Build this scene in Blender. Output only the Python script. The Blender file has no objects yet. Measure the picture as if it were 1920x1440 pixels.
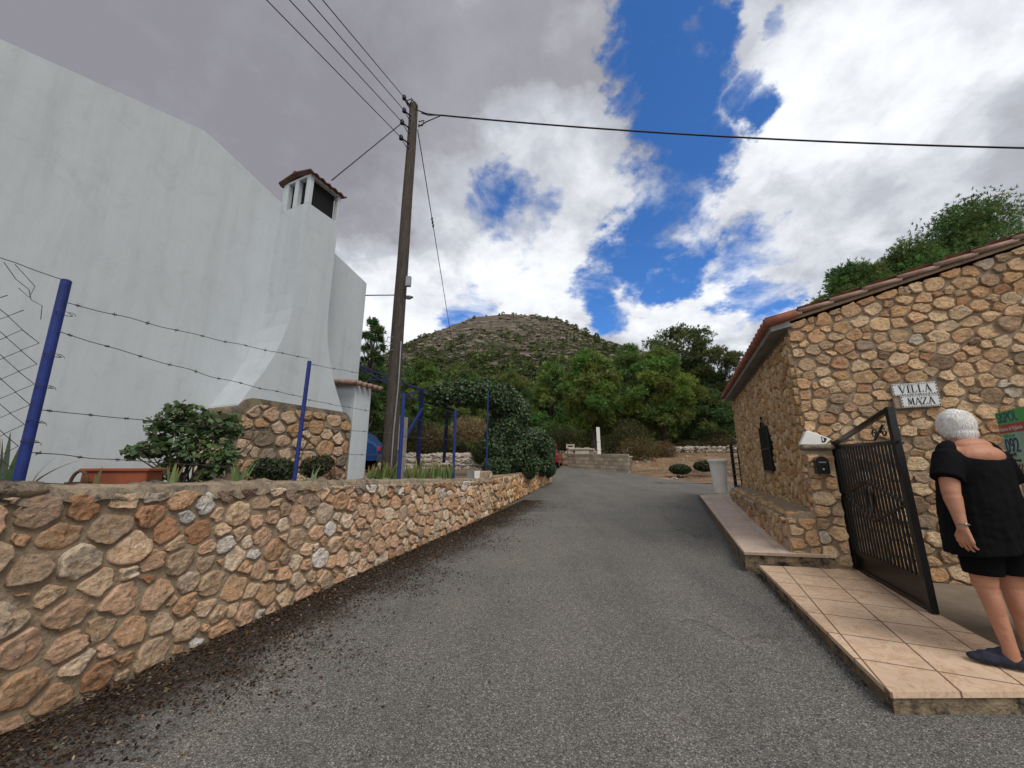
import bpy, bmesh, math, random
import numpy as np
from mathutils import Vector, Matrix, noise
random.seed(7); rng = np.random.default_rng(7)
D = bpy.data
scene = bpy.context.scene
col = scene.collection
W = {}          # object -> world location of its origin

# ---------------------------------------------------------------- camera model
PITCH = math.radians(12.3)
S_, C_ = math.sin(PITCH), math.cos(PITCH)
HC = 1.5
def ray(u, v):
    a = 720 - v
    return (u - 960, 700 * C_ - a * S_, 700 * S_ + a * C_)
def atY(u, v, Y):
    d = ray(u, v); t = Y / d[1]
    return Vector((d[0] * t, Y, HC + d[2] * t))
def G(x, y):                                   # lie of the lane
    z = .047 * (.342 * x + .94 * y)
    z += .04 * max(0, y - 18)
    b = max(0, min(1, (y - 20.5 - max(0, (8 - x)) * .9) / 8)) ; z += .55 * b * b * (3 - 2 * b)
    if y > 34: z -= .045 * (min(y, 60) - 34)
    if y > 60: z -= .087 * (y - 60)
    return z
def hit(u, v, off=0):
    d = ray(u, v); t = 0
    for i in range(40000):
        t += .00002 * (1 + i / 1000)
        if HC + d[2] * t < G(d[0] * t, d[1] * t) + off: break
    return Vector((d[0] * t, d[1] * t, HC + d[2] * t))

# ---------------------------------------------------------------- materials
def new_mat(name):
    m = D.materials.new(name); m.use_nodes = True
    nt = m.node_tree; nt.nodes.clear()
    out = nt.nodes.new('ShaderNodeOutputMaterial'); b = nt.nodes.new('ShaderNodeBsdfPrincipled')
    nt.links.new(b.outputs[0], out.inputs[0])
    return m, nt, b
def N(nt, t, **k):
    n = nt.nodes.new(t)
    for a, v in k.items():
        if a in n.inputs: n.inputs[a].default_value = v
        else: setattr(n, a, v)
    return n
def ramp(nt, stops, src=None):
    r = nt.nodes.new('ShaderNodeValToRGB'); e = r.color_ramp.elements
    while len(e) < len(stops): e.new(.5)
    for i, (p, c) in enumerate(stops):
        e[i].position = p; e[i].color = tuple(c) + (1,) if len(c) == 3 else c
    if src: nt.links.new(src, r.inputs[0])
    return r
def mixc(nt, a, b, fac, mode='MIX'):
    m = nt.nodes.new('ShaderNodeMix'); m.data_type = 'RGBA'; m.blend_type = mode
    for i, s in ((6, a), (7, b), (0, fac)):
        if hasattr(s, 'is_linked') or hasattr(s, 'links'): nt.links.new(s, m.inputs[i])
        else: m.inputs[i].default_value = s if i == 0 else tuple(s) + (1,)
    return m.outputs[2]
def simple(name, c1, c2=None, scale=6, rough=.7, bump=.2, bscale=40, metallic=0, stretch=None, spots=None, detail=6, spec=.3, dist=.01):
    m, nt, b = new_mat(name)
    tc = N(nt, 'ShaderNodeTexCoord'); vec = tc.outputs['Object']
    if stretch:
        mp = N(nt, 'ShaderNodeMapping'); mp.inputs['Scale'].default_value = stretch
        nt.links.new(vec, mp.inputs[0]); vec = mp.outputs[0]
    n1 = N(nt, 'ShaderNodeTexNoise', Scale=scale, Detail=detail, Roughness=.65); nt.links.new(vec, n1.inputs[0])
    c2 = c2 or tuple(x * .75 for x in c1)
    r = ramp(nt, [(.3, c2), (.68, c1)], n1.outputs[0]); c = r.outputs[0]
    if spots:
        n2 = N(nt, 'ShaderNodeTexNoise', Scale=spots[1], Detail=8, Roughness=.7); nt.links.new(vec, n2.inputs[0])
        f = ramp(nt, [(spots[2], (0, 0, 0)), (spots[2] + .12, (1, 1, 1))], n2.outputs[0])
        c = mixc(nt, c, spots[0], f.outputs[0])
    nt.links.new(c, b.inputs['Base Color'])
    b.inputs['Roughness'].default_value = rough; b.inputs['Metallic'].default_value = metallic
    b.inputs['Specular IOR Level'].default_value = spec
    if bump:
        n3 = N(nt, 'ShaderNodeTexNoise', Scale=bscale, Detail=8, Roughness=.6); nt.links.new(vec, n3.inputs[0])
        bp = N(nt, 'ShaderNodeBump', Strength=bump, Distance=dist); nt.links.new(n3.outputs[0], bp.inputs['Height'])
        nt.links.new(bp.outputs[0], b.inputs['Normal'])
    return m
def vmat(name, rough=.85, bscale=35, bump=.7, dist=.012, vary=.35, pit=None, spec=.25, trans=0, nscale=22, smear=None):
    """colour comes from the per-vertex colour attribute, broken up by noise"""
    m, nt, b = new_mat(name)
    at = N(nt, 'ShaderNodeAttribute', attribute_name='Col')
    tc = N(nt, 'ShaderNodeTexCoord')
    n1 = N(nt, 'ShaderNodeTexNoise', Scale=nscale, Detail=9, Roughness=.72); nt.links.new(tc.outputs['Object'], n1.inputs[0])
    r = ramp(nt, [(.28, (1 - vary,) * 3), (.5, (1, 1, 1)), (.74, (1 + vary,) * 3)], n1.outputs[0])
    c = mixc(nt, at.outputs[0], r.outputs[0], 1.0, 'MULTIPLY')
    if pit:
        n2 = N(nt, 'ShaderNodeTexNoise', Scale=pit[1], Detail=9, Roughness=.75); nt.links.new(tc.outputs['Object'], n2.inputs[0])
        f = ramp(nt, [(pit[2], (0, 0, 0)), (pit[2] + .1, (1, 1, 1))], n2.outputs[0])
        f2 = N(nt, 'ShaderNodeMath', operation='MULTIPLY'); nt.links.new(f.outputs[0], f2.inputs[0]); f2.inputs[1].default_value = pit[3]
        c = mixc(nt, c, pit[0], f2.outputs[0])
    if smear:
        n5 = N(nt, 'ShaderNodeTexNoise', Scale=13, Detail=9, Roughness=.75, Distortion=1.0); mp5 = N(nt, 'ShaderNodeMapping'); mp5.inputs['Location'].default_value = (3, 7, 1); nt.links.new(tc.outputs['Object'], mp5.inputs[0]); nt.links.new(mp5.outputs[0], n5.inputs[0])
        t5 = ramp(nt, [(.30, (.70, .62, .53)), (.43, (1.0, .90, .77)), (.53, (1.0, 1.0, 1.0)), (.68, (1.0, 1.0, 1.0))], n5.outputs[0]); c = mixc(nt, c, t5.outputs[0], .9, 'MULTIPLY'); c = mixc(nt, c, (1.17, 1.20, 1.25), 1, 'MULTIPLY')
        n6 = N(nt, 'ShaderNodeTexNoise', Scale=70, Detail=6, Roughness=.7); nt.links.new(tc.outputs['Object'], n6.inputs[0]); t6 = ramp(nt, [(.36, (.55, .5, .45)), (.47, (1, 1, 1))], n6.outputs[0]); c = mixc(nt, c, t6.outputs[0], .55, 'MULTIPLY')
        n4 = N(nt, 'ShaderNodeTexNoise', Scale=9, Detail=10, Roughness=.72, Distortion=.6); nt.links.new(tc.outputs['Object'], n4.inputs[0])
        f4 = ramp(nt, [(.53, (0, 0, 0)), (.66, (.85, .85, .85))], n4.outputs[0]); c = mixc(nt, c, smear, f4.outputs[0])
    nt.links.new(c, b.inputs['Base Color'])
    b.inputs['Roughness'].default_value = rough; b.inputs['Specular IOR Level'].default_value = spec
    if bump:
        n3 = N(nt, 'ShaderNodeTexNoise', Scale=bscale, Detail=10, Roughness=.7); nt.links.new(tc.outputs['Object'], n3.inputs[0])
        bp = N(nt, 'ShaderNodeBump', Strength=bump, Distance=dist); nt.links.new(n3.outputs[0], bp.inputs['Height'])
        nt.links.new(bp.outputs[0], b.inputs['Normal'])
    return m
def leafmat(name, rough=.55, spec=.3, trans=.25):
    m, nt, b = new_mat(name)
    at = N(nt, 'ShaderNodeAttribute', attribute_name='Col')
    nt.links.new(at.outputs[0], b.inputs['Base Color'])
    b.inputs['Roughness'].default_value = rough; b.inputs['Specular IOR Level'].default_value = spec
    if trans:
        tr = N(nt, 'ShaderNodeBsdfTranslucent'); nt.links.new(at.outputs[0], tr.inputs[0])
        mx = N(nt, 'ShaderNodeMixShader'); mx.inputs[0].default_value = trans
        out = [n for n in nt.nodes if n.type == 'OUTPUT_MATERIAL'][0]
        nt.links.new(b.outputs[0], mx.inputs[1]); nt.links.new(tr.outputs[0], mx.inputs[2]); nt.links.new(mx.outputs[0], out.inputs[0])
    return m
M = {}
M['stone'] = vmat('rubble_stone', bscale=30, bump=1.0, dist=.04, vary=.5, nscale=30, pit=((.12, .08, .05), 30, .58, .75), smear=(.40, .29, .185))
M['mortar'] = simple('mortar', (.37, .29, .20), (.25, .19, .128), 7, .95, 1, 45, dist=.018, spots=((.13, .10, .07), 4, .60))
M['mortar_dark'] = simple('weathered_mortar', (.30, .235, .155), (.12, .10, .075), 6, .95, 1, 40, dist=.02, spots=((.07, .065, .055), 4, .5))
M['lichen'] = simple('lichen_cap', (.36, .28, .19), (.12, .10, .075), 11, .95, 1, 45, dist=.025, spots=((.05, .045, .038), 6, .53))
M['white'] = simple('white_render', (.52, .56, .58), (.475, .515, .535), 1.1, .9, .3, 5, dist=.02, stretch=(1, 1, .45), spots=((.42, .455, .46), 1.1, .60))
def streaky():
    m = M['white']; nt = m.node_tree; b = [n for n in nt.nodes if n.type == 'BSDF_PRINCIPLED'][0]; src = b.inputs['Base Color'].links[0].from_socket
    tc = N(nt, 'ShaderNodeTexCoord'); mp = N(nt, 'ShaderNodeMapping'); mp.inputs['Scale'].default_value = (5, 5, .35); nt.links.new(tc.outputs['Object'], mp.inputs[0])
    n = N(nt, 'ShaderNodeTexNoise', Scale=1.0, Detail=9, Roughness=.7); nt.links.new(mp.outputs[0], n.inputs[0])
    r = ramp(nt, [(.45, (1, 1, 1)), (.62, (.90, .905, .90)), (.75, (.80, .81, .79))], n.outputs[0])
    n2 = N(nt, 'ShaderNodeTexNoise', Scale=2.6, Detail=12, Roughness=.8, Distortion=1.2); nt.links.new(tc.outputs['Object'], n2.inputs[0]); r2 = ramp(nt, [(.34, (.90, .905, .91)), (.46, (1, 1, 1)), (.6, (1.03, 1.03, 1.03))], n2.outputs[0])
    c = mixc(nt, src, r.outputs[0], .75, 'MULTIPLY'); c = mixc(nt, c, r2.outputs[0], 1, 'MULTIPLY'); nt.links.new(c, b.inputs['Base Color'])
streaky()
M['kerb'] = simple('stained_kerb', (.30, .225, .14), (.12, .09, .06), 9, .95, 1, 30, dist=.03, spots=((.035, .03, .022), 7, .50))
M['white2'] = simple('white_paint', (.86, .85, .80), (.76, .74, .68), 5, .6, .1, 30)
M['blue'] = simple('blue_paint', (.018, .038, .20), (.012, .024, .12), 10, .6, .3, 60, spots=((.05, .03, .025), 26, .62))
M['blue_shaded'] = simple('shaded_blue_paint', (.015, .022, .08), (.01, .014, .05), 10, .5, .1, 60)  # darker copy of the blue paint, shade put into the colour of the pergola
M['wire'] = simple('rusty_wire', (.09, .075, .07), (.04, .035, .035), 60, .6, 0, metallic=.5)
M['galv'] = simple('galvanised_wire', (.13, .14, .14), (.07, .07, .07), 60, .5, 0, metallic=.6)
M['cable'] = simple('black_cable', (.012, .012, .016), None, 20, .5, 0)
M['wood'] = simple('weathered_pole_wood', (.10, .082, .066), (.035, .028, .024), 9, .9, .8, 22, stretch=(6, 6, .5), dist=.02)
M['iron'] = simple('black_iron', (.010, .009, .009), (.005, .005, .005), 30, .32, .1, 60, spec=.5)
M['tile'] = simple('terracotta_roof', (.33, .12, .07), (.16, .06, .04), 7, .85, .5, 40, spots=((.30, .24, .19), 9, .60))
M['oldtile'] = simple('sooty_tile', (.16, .085, .06), (.07, .045, .035), 9, .9, .5, 40)
M['verge'] = simple('pale_verge_tile', (.36, .25, .20), (.20, .12, .09), 9, .85, .5, 40, spots=((.12, .09, .075), 7, .58))
M['terra'] = simple('terracotta_pot', (.30, .085, .04), (.20, .06, .03), 6, .8, .2, 40)
M['concrete'] = simple('grey_concrete', (.27, .265, .25), (.17, .165, .15), 4, .9, .5, 30, spots=((.09, .085, .07), 3, .64))
M['concrete_pale'] = simple('pale_concrete', (.50, .46, .38), (.36, .32, .25), 5, .9, .4, 30)
M['soil'] = simple('garden_soil', (.22, .15, .10), (.12, .085, .055), 3, .95, 1, 20, dist=.04)
M['leaf'] = leafmat('broad_leaf')
M['ivy'] = leafmat('ivy_leaf', rough=.5, spec=.35, trans=.08)
M['needle'] = leafmat('pine_needle', rough=.7, spec=.15, trans=.3)
M['drygrass'] = leafmat('dry_grass', rough=.8, spec=.1, trans=.3)
M['bark'] = simple('pine_bark', (.13, .10, .08), (.05, .04, .03), 5, .95, .9, 14, stretch=(3, 3, .6), dist=.04)
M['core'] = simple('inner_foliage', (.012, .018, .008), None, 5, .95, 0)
M['black'] = simple('black_void', (.006, .006, .007), None, 5, .8, 0)
M['darkglass'] = simple('dark_glass', (.02, .03, .04), None, 3, .08, 0, spec=.6)
M['bluecar'] = simple('blue_car_paint', (.012, .05, .17), (.010, .045, .15), 2, .22, 0, spec=.6)
M['redcar'] = simple('red_car_paint', (.30, .012, .02), (.25, .01, .015), 2, .25, 0, spec=.6)
M['rubber'] = simple('tyre_rubber', (.015, .015, .015), None, 9, .8, .2)
M['metal'] = simple('grey_metal', (.35, .36, .37), (.25, .26, .27), 9, .4, 0, metallic=.7)
M['skin'] = simple('skin', (.50, .245, .15), (.42, .185, .11), 7, .5, .25, 60, spots=((.40, .15, .09), 14, .56), dist=.003, spec=.3)
M['hair'] = vmat('white_hair', rough=.7, bscale=60, bump=.3, dist=.004, vary=.12)
M['court'] = simple('brown_concrete', (.24, .19, .14), (.16, .125, .09), 3, .9, .5, 30)
M['dress'] = simple('black_jersey', (.0055, .0055, .0065), (.004, .004, .005), 9, .9, .7, 11, dist=.02, spec=.12)
M['shorts'] = simple('black_shorts_cloth', (.005, .005, .006), None, 9, .9, .4, 18, spec=.1)
M['shoe'] = simple('navy_shoe_canvas', (.030, .034, .055), (.018, .02, .033), 60, .85, .5, 120)
M['ink'] = simple('black_ink', (.012, .012, .02), None, 9, .5, 0)
M['glaze'] = simple('glazed_white_tile', (.70, .71, .70), (.58, .59, .57), 12, .22, .05, 30, spec=.5)
M['blueink'] = simple('blue_ink', (.02, .045, .22), None, 9, .4, 0)
M['green_ink'] = simple('green_print', (.05, .50, .12), None, 9, .4, 0)
M['red_ink'] = simple('red_print', (.55, .05, .06), None, 9, .4, 0)
M['mint'] = simple('pale_mint_print', (.36, .62, .48), None, 9, .4, 0)
M['rockv'] = vmat('hill_boulders', bscale=2, bump=1, dist=.4, vary=.4, nscale=1)
M['palestone'] = simple('pale_field_stone', (.50, .44, .37), (.30, .25, .20), 6, .9, .9, 12, dist=.05)
M['wicker'] = simple('wicker', (.16, .09, .05), (.07, .04, .025), 40, .8, .8, 60)

def asphalt():
    m, nt, b = new_mat('asphalt')
    tc = N(nt, 'ShaderNodeTexCoord'); v = tc.outputs['Object']
    vo = N(nt, 'ShaderNodeTexVoronoi', Scale=150.0); nt.links.new(v, vo.inputs[0])
    sep = N(nt, 'ShaderNodeSeparateColor'); nt.links.new(vo.outputs['Color'], sep.inputs[0])
    agg = ramp(nt, [(0, (.075, .073, .068)), (.42, (.158, .155, .146)), (.80, (.225, .22, .203)), (.96, (.34, .33, .30)), (1, (.50, .48, .43))], sep.outputs[0])
    edge = ramp(nt, [(.0, (1, 1, 1)), (.55, (.8, .8, .8)), (.8, (.55, .54, .53))], vo.outputs['Distance'])
    edge.inputs[0].default_value = 0
    mu = N(nt, 'ShaderNodeMath', operation='MULTIPLY'); nt.links.new(vo.outputs['Distance'], mu.inputs[0]); mu.inputs[1].default_value = 1.0
    nt.links.new(mu.outputs[0], edge.inputs[0])
    c = mixc(nt, agg.outputs[0], edge.outputs[0], .8, 'MULTIPLY')
    n1 = N(nt, 'ShaderNodeTexNoise', Scale=.9, Detail=6, Roughness=.62); nt.links.new(v, n1.inputs[0])
    big = ramp(nt, [(.3, (.90, .90, .91)), (.5, (1.02, 1.01, .99)), (.7, (1.16, 1.14, 1.09))], n1.outputs[0])
    c = mixc(nt, c, big.outputs[0], 1.0, 'MULTIPLY')
    # worn wheel tracks and dusty streaks along the lane
    mp = N(nt, 'ShaderNodeMapping'); mp.inputs['Rotation'].default_value = (0, 0, math.radians(19)); mp.inputs['Scale'].default_value = (1.1, .12, 1)
    nt.links.new(v, mp.inputs[0])
    n2 = N(nt, 'ShaderNodeTexNoise', Scale=1.3, Detail=5, Roughness=.6); nt.links.new(mp.outputs[0], n2.inputs[0])
    st = ramp(nt, [(.35, (.88, .88, .90)), (.65, (1.12, 1.09, 1.04))], n2.outputs[0])
    c = mixc(nt, c, st.outputs[0], 1.0, 'MULTIPLY')
    n4 = N(nt, 'ShaderNodeTexNoise', Scale=3.2, Detail=10, Roughness=.75); nt.links.new(v, n4.inputs[0])
    f4 = ramp(nt, [(.60, (0, 0, 0)), (.70, (.55, .55, .55))], n4.outputs[0])
    c = mixc(nt, c, (.19, .165, .13), f4.outputs[0])
    mpc = N(nt, 'ShaderNodeMapping'); mpc.inputs['Scale'].default_value = (.55, .38, 1); nt.links.new(v, mpc.inputs[0])
    nw = N(nt, 'ShaderNodeTexNoise', Scale=2.5, Detail=6, Roughness=.6); nt.links.new(mpc.outputs[0], nw.inputs[0]); av = N(nt, 'ShaderNodeMix', data_type='RGBA', blend_type='ADD'); av.inputs[0].default_value = .55
    nt.links.new(mpc.outputs[0], av.inputs[6]); nt.links.new(nw.outputs['Color'], av.inputs[7])
    vc = N(nt, 'ShaderNodeTexVoronoi', Scale=.9, feature='DISTANCE_TO_EDGE'); nt.links.new(av.outputs[2], vc.inputs[0]); fc = ramp(nt, [(.0, (.45, .44, .43)), (.006, (.8, .8, .8)), (.012, (1, 1, 1))], vc.outputs['Distance'])
    ncm = N(nt, 'ShaderNodeTexNoise', Scale=.7, Detail=3); nt.links.new(v, ncm.inputs[0]); fm = ramp(nt, [(.50, (0, 0, 0)), (.58, (.8, .8, .8))], ncm.outputs[0]); c = mixc(nt, c, fc.outputs[0], fm.outputs[0], 'MULTIPLY')
    # needle litter stain beside the left wall: distance to the wall line
    sx = N(nt, 'ShaderNodeVectorMath', operation='DOT_PRODUCT'); nt.links.new(v, sx.inputs[0]); sx.inputs[1].default_value = (.9449, -.3272, 0)
    dd = N(nt, 'ShaderNodeMath', operation='ADD'); nt.links.new(sx.outputs['Value'], dd.inputs[0]); dd.inputs[1].default_value = 3.41
    n5 = N(nt, 'ShaderNodeTexNoise', Scale=2.2, Detail=8, Roughness=.7); nt.links.new(v, n5.inputs[0])
    m5 = N(nt, 'ShaderNodeMath', operation='MULTIPLY_ADD'); nt.links.new(n5.outputs[0], m5.inputs[0]); m5.inputs[1].default_value = -2.0; nt.links.new(dd.outputs[0], m5.inputs[2])
    f5 = N(nt, 'ShaderNodeMapRange'); nt.links.new(m5.outputs[0], f5.inputs[0]); f5.inputs[1].default_value = -.12; f5.inputs[2].default_value = -.60; f5.inputs[3].default_value = 0; f5.inputs[4].default_value = .8
    sy_ = N(nt, 'ShaderNodeSeparateXYZ'); nt.links.new(v, sy_.inputs[0]); fy_ = N(nt, 'ShaderNodeMapRange'); nt.links.new(sy_.outputs[1], fy_.inputs[0]); fy_.inputs[1].default_value = 9; fy_.inputs[2].default_value = 12.5; fy_.inputs[3].default_value = 1; fy_.inputs[4].default_value = .12
    ff = N(nt, 'ShaderNodeMath', operation='MULTIPLY'); nt.links.new(f5.outputs[0], ff.inputs[0]); nt.links.new(fy_.outputs[0], ff.inputs[1])
    c = mixc(nt, c, (.042, .030, .022), ff.outputs[0])
    nt.links.new(c, b.inputs['Base Color']); b.inputs['Roughness'].default_value = .88; b.inputs['Specular IOR Level'].default_value = .22
    bp = N(nt, 'ShaderNodeBump', Strength=.8, Distance=.006, invert=True); nt.links.new(vo.outputs['Distance'], bp.inputs['Height'])
    n6 = N(nt, 'ShaderNodeTexNoise', Scale=30, Detail=6); nt.links.new(v, n6.inputs[0])
    bp2 = N(nt, 'ShaderNodeBump', Strength=.4, Distance=.01); nt.links.new(n6.outputs[0], bp2.inputs['Height']); nt.links.new(bp.outputs[0], bp2.inputs['Normal'])
    nt.links.new(bp2.outputs[0], b.inputs['Normal'])
    return m
M['asphalt'] = asphalt()

def paving(name, w, h, c1, c2, grout, vein, rot, off=0.0, mortar=.006):
    m, nt, b = new_mat(name)
    tc = N(nt, 'ShaderNodeTexCoord'); mp = N(nt, 'ShaderNodeMapping'); mp.inputs['Rotation'].default_value = (0, 0, rot)
    nt.links.new(tc.outputs['Object'], mp.inputs[0])
    br = N(nt, 'ShaderNodeTexBrick'); nt.links.new(mp.outputs[0], br.inputs[0])
    br.offset = off; br.inputs['Scale'].default_value = 1; br.inputs['Brick Width'].default_value = w; br.inputs['Row Height'].default_value = h
    br.inputs['Mortar Size'].default_value = mortar; br.inputs['Mortar Smooth'].default_value = .1
    br.inputs['Color1'].default_value = c1 + (1,); br.inputs['Color2'].default_value = c2 + (1,); br.inputs['Mortar'].default_value = grout + (1,)
    n1 = N(nt, 'ShaderNodeTexNoise', Scale=7, Detail=9, Roughness=.7, Distortion=1.5); nt.links.new(tc.outputs['Object'], n1.inputs[0])
    f = ramp(nt, [(.50, (1, 1, 1)), (.56, vein), (.60, (1, 1, 1))], n1.outputs[0])
    c = mixc(nt, br.outputs[0], f.outputs[0], 1, 'MULTIPLY')
    n2 = N(nt, 'ShaderNodeTexNoise', Scale=1.7, Detail=8, Roughness=.7); nt.links.new(tc.outputs['Object'], n2.inputs[0])
    f2 = ramp(nt, [(.3, (.66, .63, .59)), (.45, (.92, .90, .87)), (.6, (1.05, 1.04, 1.02))], n2.outputs[0])
    c = mixc(nt, c, f2.outputs[0], 1, 'MULTIPLY')
    nt.links.new(c, b.inputs['Base Color']); b.inputs['Roughness'].default_value = .6; b.inputs['Specular IOR Level'].default_value = .3
    bp = N(nt, 'ShaderNodeBump', Strength=.6, Distance=.004, invert=True); nt.links.new(br.outputs['Fac'], bp.inputs['Height'])
    nt.links.new(bp.outputs[0], b.inputs['Normal'])
    return m
M['pave_low'] = paving('cream_paving', .36, .36, (.66, .49, .35), (.62, .455, .32), (.20, .125, .085), (.80, .72, .66), math.radians(24))
M['pave_up'] = paving('rosy_paving', .36, .36, (.66, .53, .43), (.61, .48, .385), (.42, .33, .26), (.82, .78, .74), math.radians(24), mortar=.004)

def ground_mat():
    m, nt, b = new_mat('dry_ground')
    tc = N(nt, 'ShaderNodeTexCoord'); v = tc.outputs['Object']
    n1 = N(nt, 'ShaderNodeTexNoise', Scale=.6, Detail=12, Roughness=.7); nt.links.new(v, n1.inputs[0])
    r = ramp(nt, [(.3, (.10, .075, .045)), (.48, (.23, .145, .085)), (.6, (.33, .225, .14)), (.75, (.42, .33, .24))], n1.outputs[0])
    n2 = N(nt, 'ShaderNodeTexNoise', Scale=7, Detail=10, Roughness=.75); nt.links.new(v, n2.inputs[0])
    r2 = ramp(nt, [(.35, (.6, .58, .55)), (.6, (1.15, 1.13, 1.1)), (.75, (1.6, 1.55, 1.5))], n2.outputs[0])
    c = mixc(nt, r.outputs[0], r2.outputs[0], 1, 'MULTIPLY')
    nt.links.new(c, b.inputs['Base Color']); b.inputs['Roughness'].default_value = .95
    bp = N(nt, 'ShaderNodeBump', Strength=1, Distance=.06); nt.links.new(n2.outputs[0], bp.inputs['Height']); nt.links.new(bp.outputs[0], b.inputs['Normal'])
    return m
M['ground'] = ground_mat()
def hill_mat():
    m, nt, b = new_mat('hill_rock')
    tc = N(nt, 'ShaderNodeTexCoord'); v = tc.outputs['Object']
    mp = N(nt, 'ShaderNodeMapping'); mp.inputs['Scale'].default_value = (.35, .35, 2.2); mp.inputs['Rotation'].default_value = (.05, .08, 0); nt.links.new(v, mp.inputs[0])
    n1 = N(nt, 'ShaderNodeTexNoise', Scale=.20, Detail=13, Roughness=.78); nt.links.new(mp.outputs[0], n1.inputs[0])
    r = ramp(nt, [(.32, (.045, .038, .030)), (.44, (.10, .078, .058)), (.53, (.165, .135, .105)), (.62, (.28, .25, .21)), (.75, (.42, .36, .29))], n1.outputs[0])
    n2 = N(nt, 'ShaderNodeTexNoise', Scale=.11, Detail=11, Roughness=.7); nt.links.new(v, n2.inputs[0])
    sp = N(nt, 'ShaderNodeSeparateXYZ'); nt.links.new(v, sp.inputs[0])
    mr = N(nt, 'ShaderNodeMapRange'); nt.links.new(sp.outputs[2], mr.inputs[0]); mr.inputs[1].default_value = 25; mr.inputs[2].default_value = 100; mr.inputs[3].default_value = .22; mr.inputs[4].default_value = -.06
    ad = N(nt, 'ShaderNodeMath', operation='ADD'); nt.links.new(n2.outputs[0], ad.inputs[0]); nt.links.new(mr.outputs[0], ad.inputs[1])
    f = ramp(nt, [(.52, (0, 0, 0)), (.60, (.9, .9, .9))], ad.outputs[0])
    c = mixc(nt, r.outputs[0], (.045, .052, .022), f.outputs[0])
    nt.links.new(c, b.inputs['Base Color']); b.inputs['Roughness'].default_value = .95; b.inputs['Specular IOR Level'].default_value = .1
    bp = N(nt, 'ShaderNodeBump', Strength=1, Distance=2.5); nt.links.new(n1.outputs[0], bp.inputs['Height']); nt.links.new(bp.outputs[0], b.inputs['Normal'])
    return m
M['hill'] = hill_mat()

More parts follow.
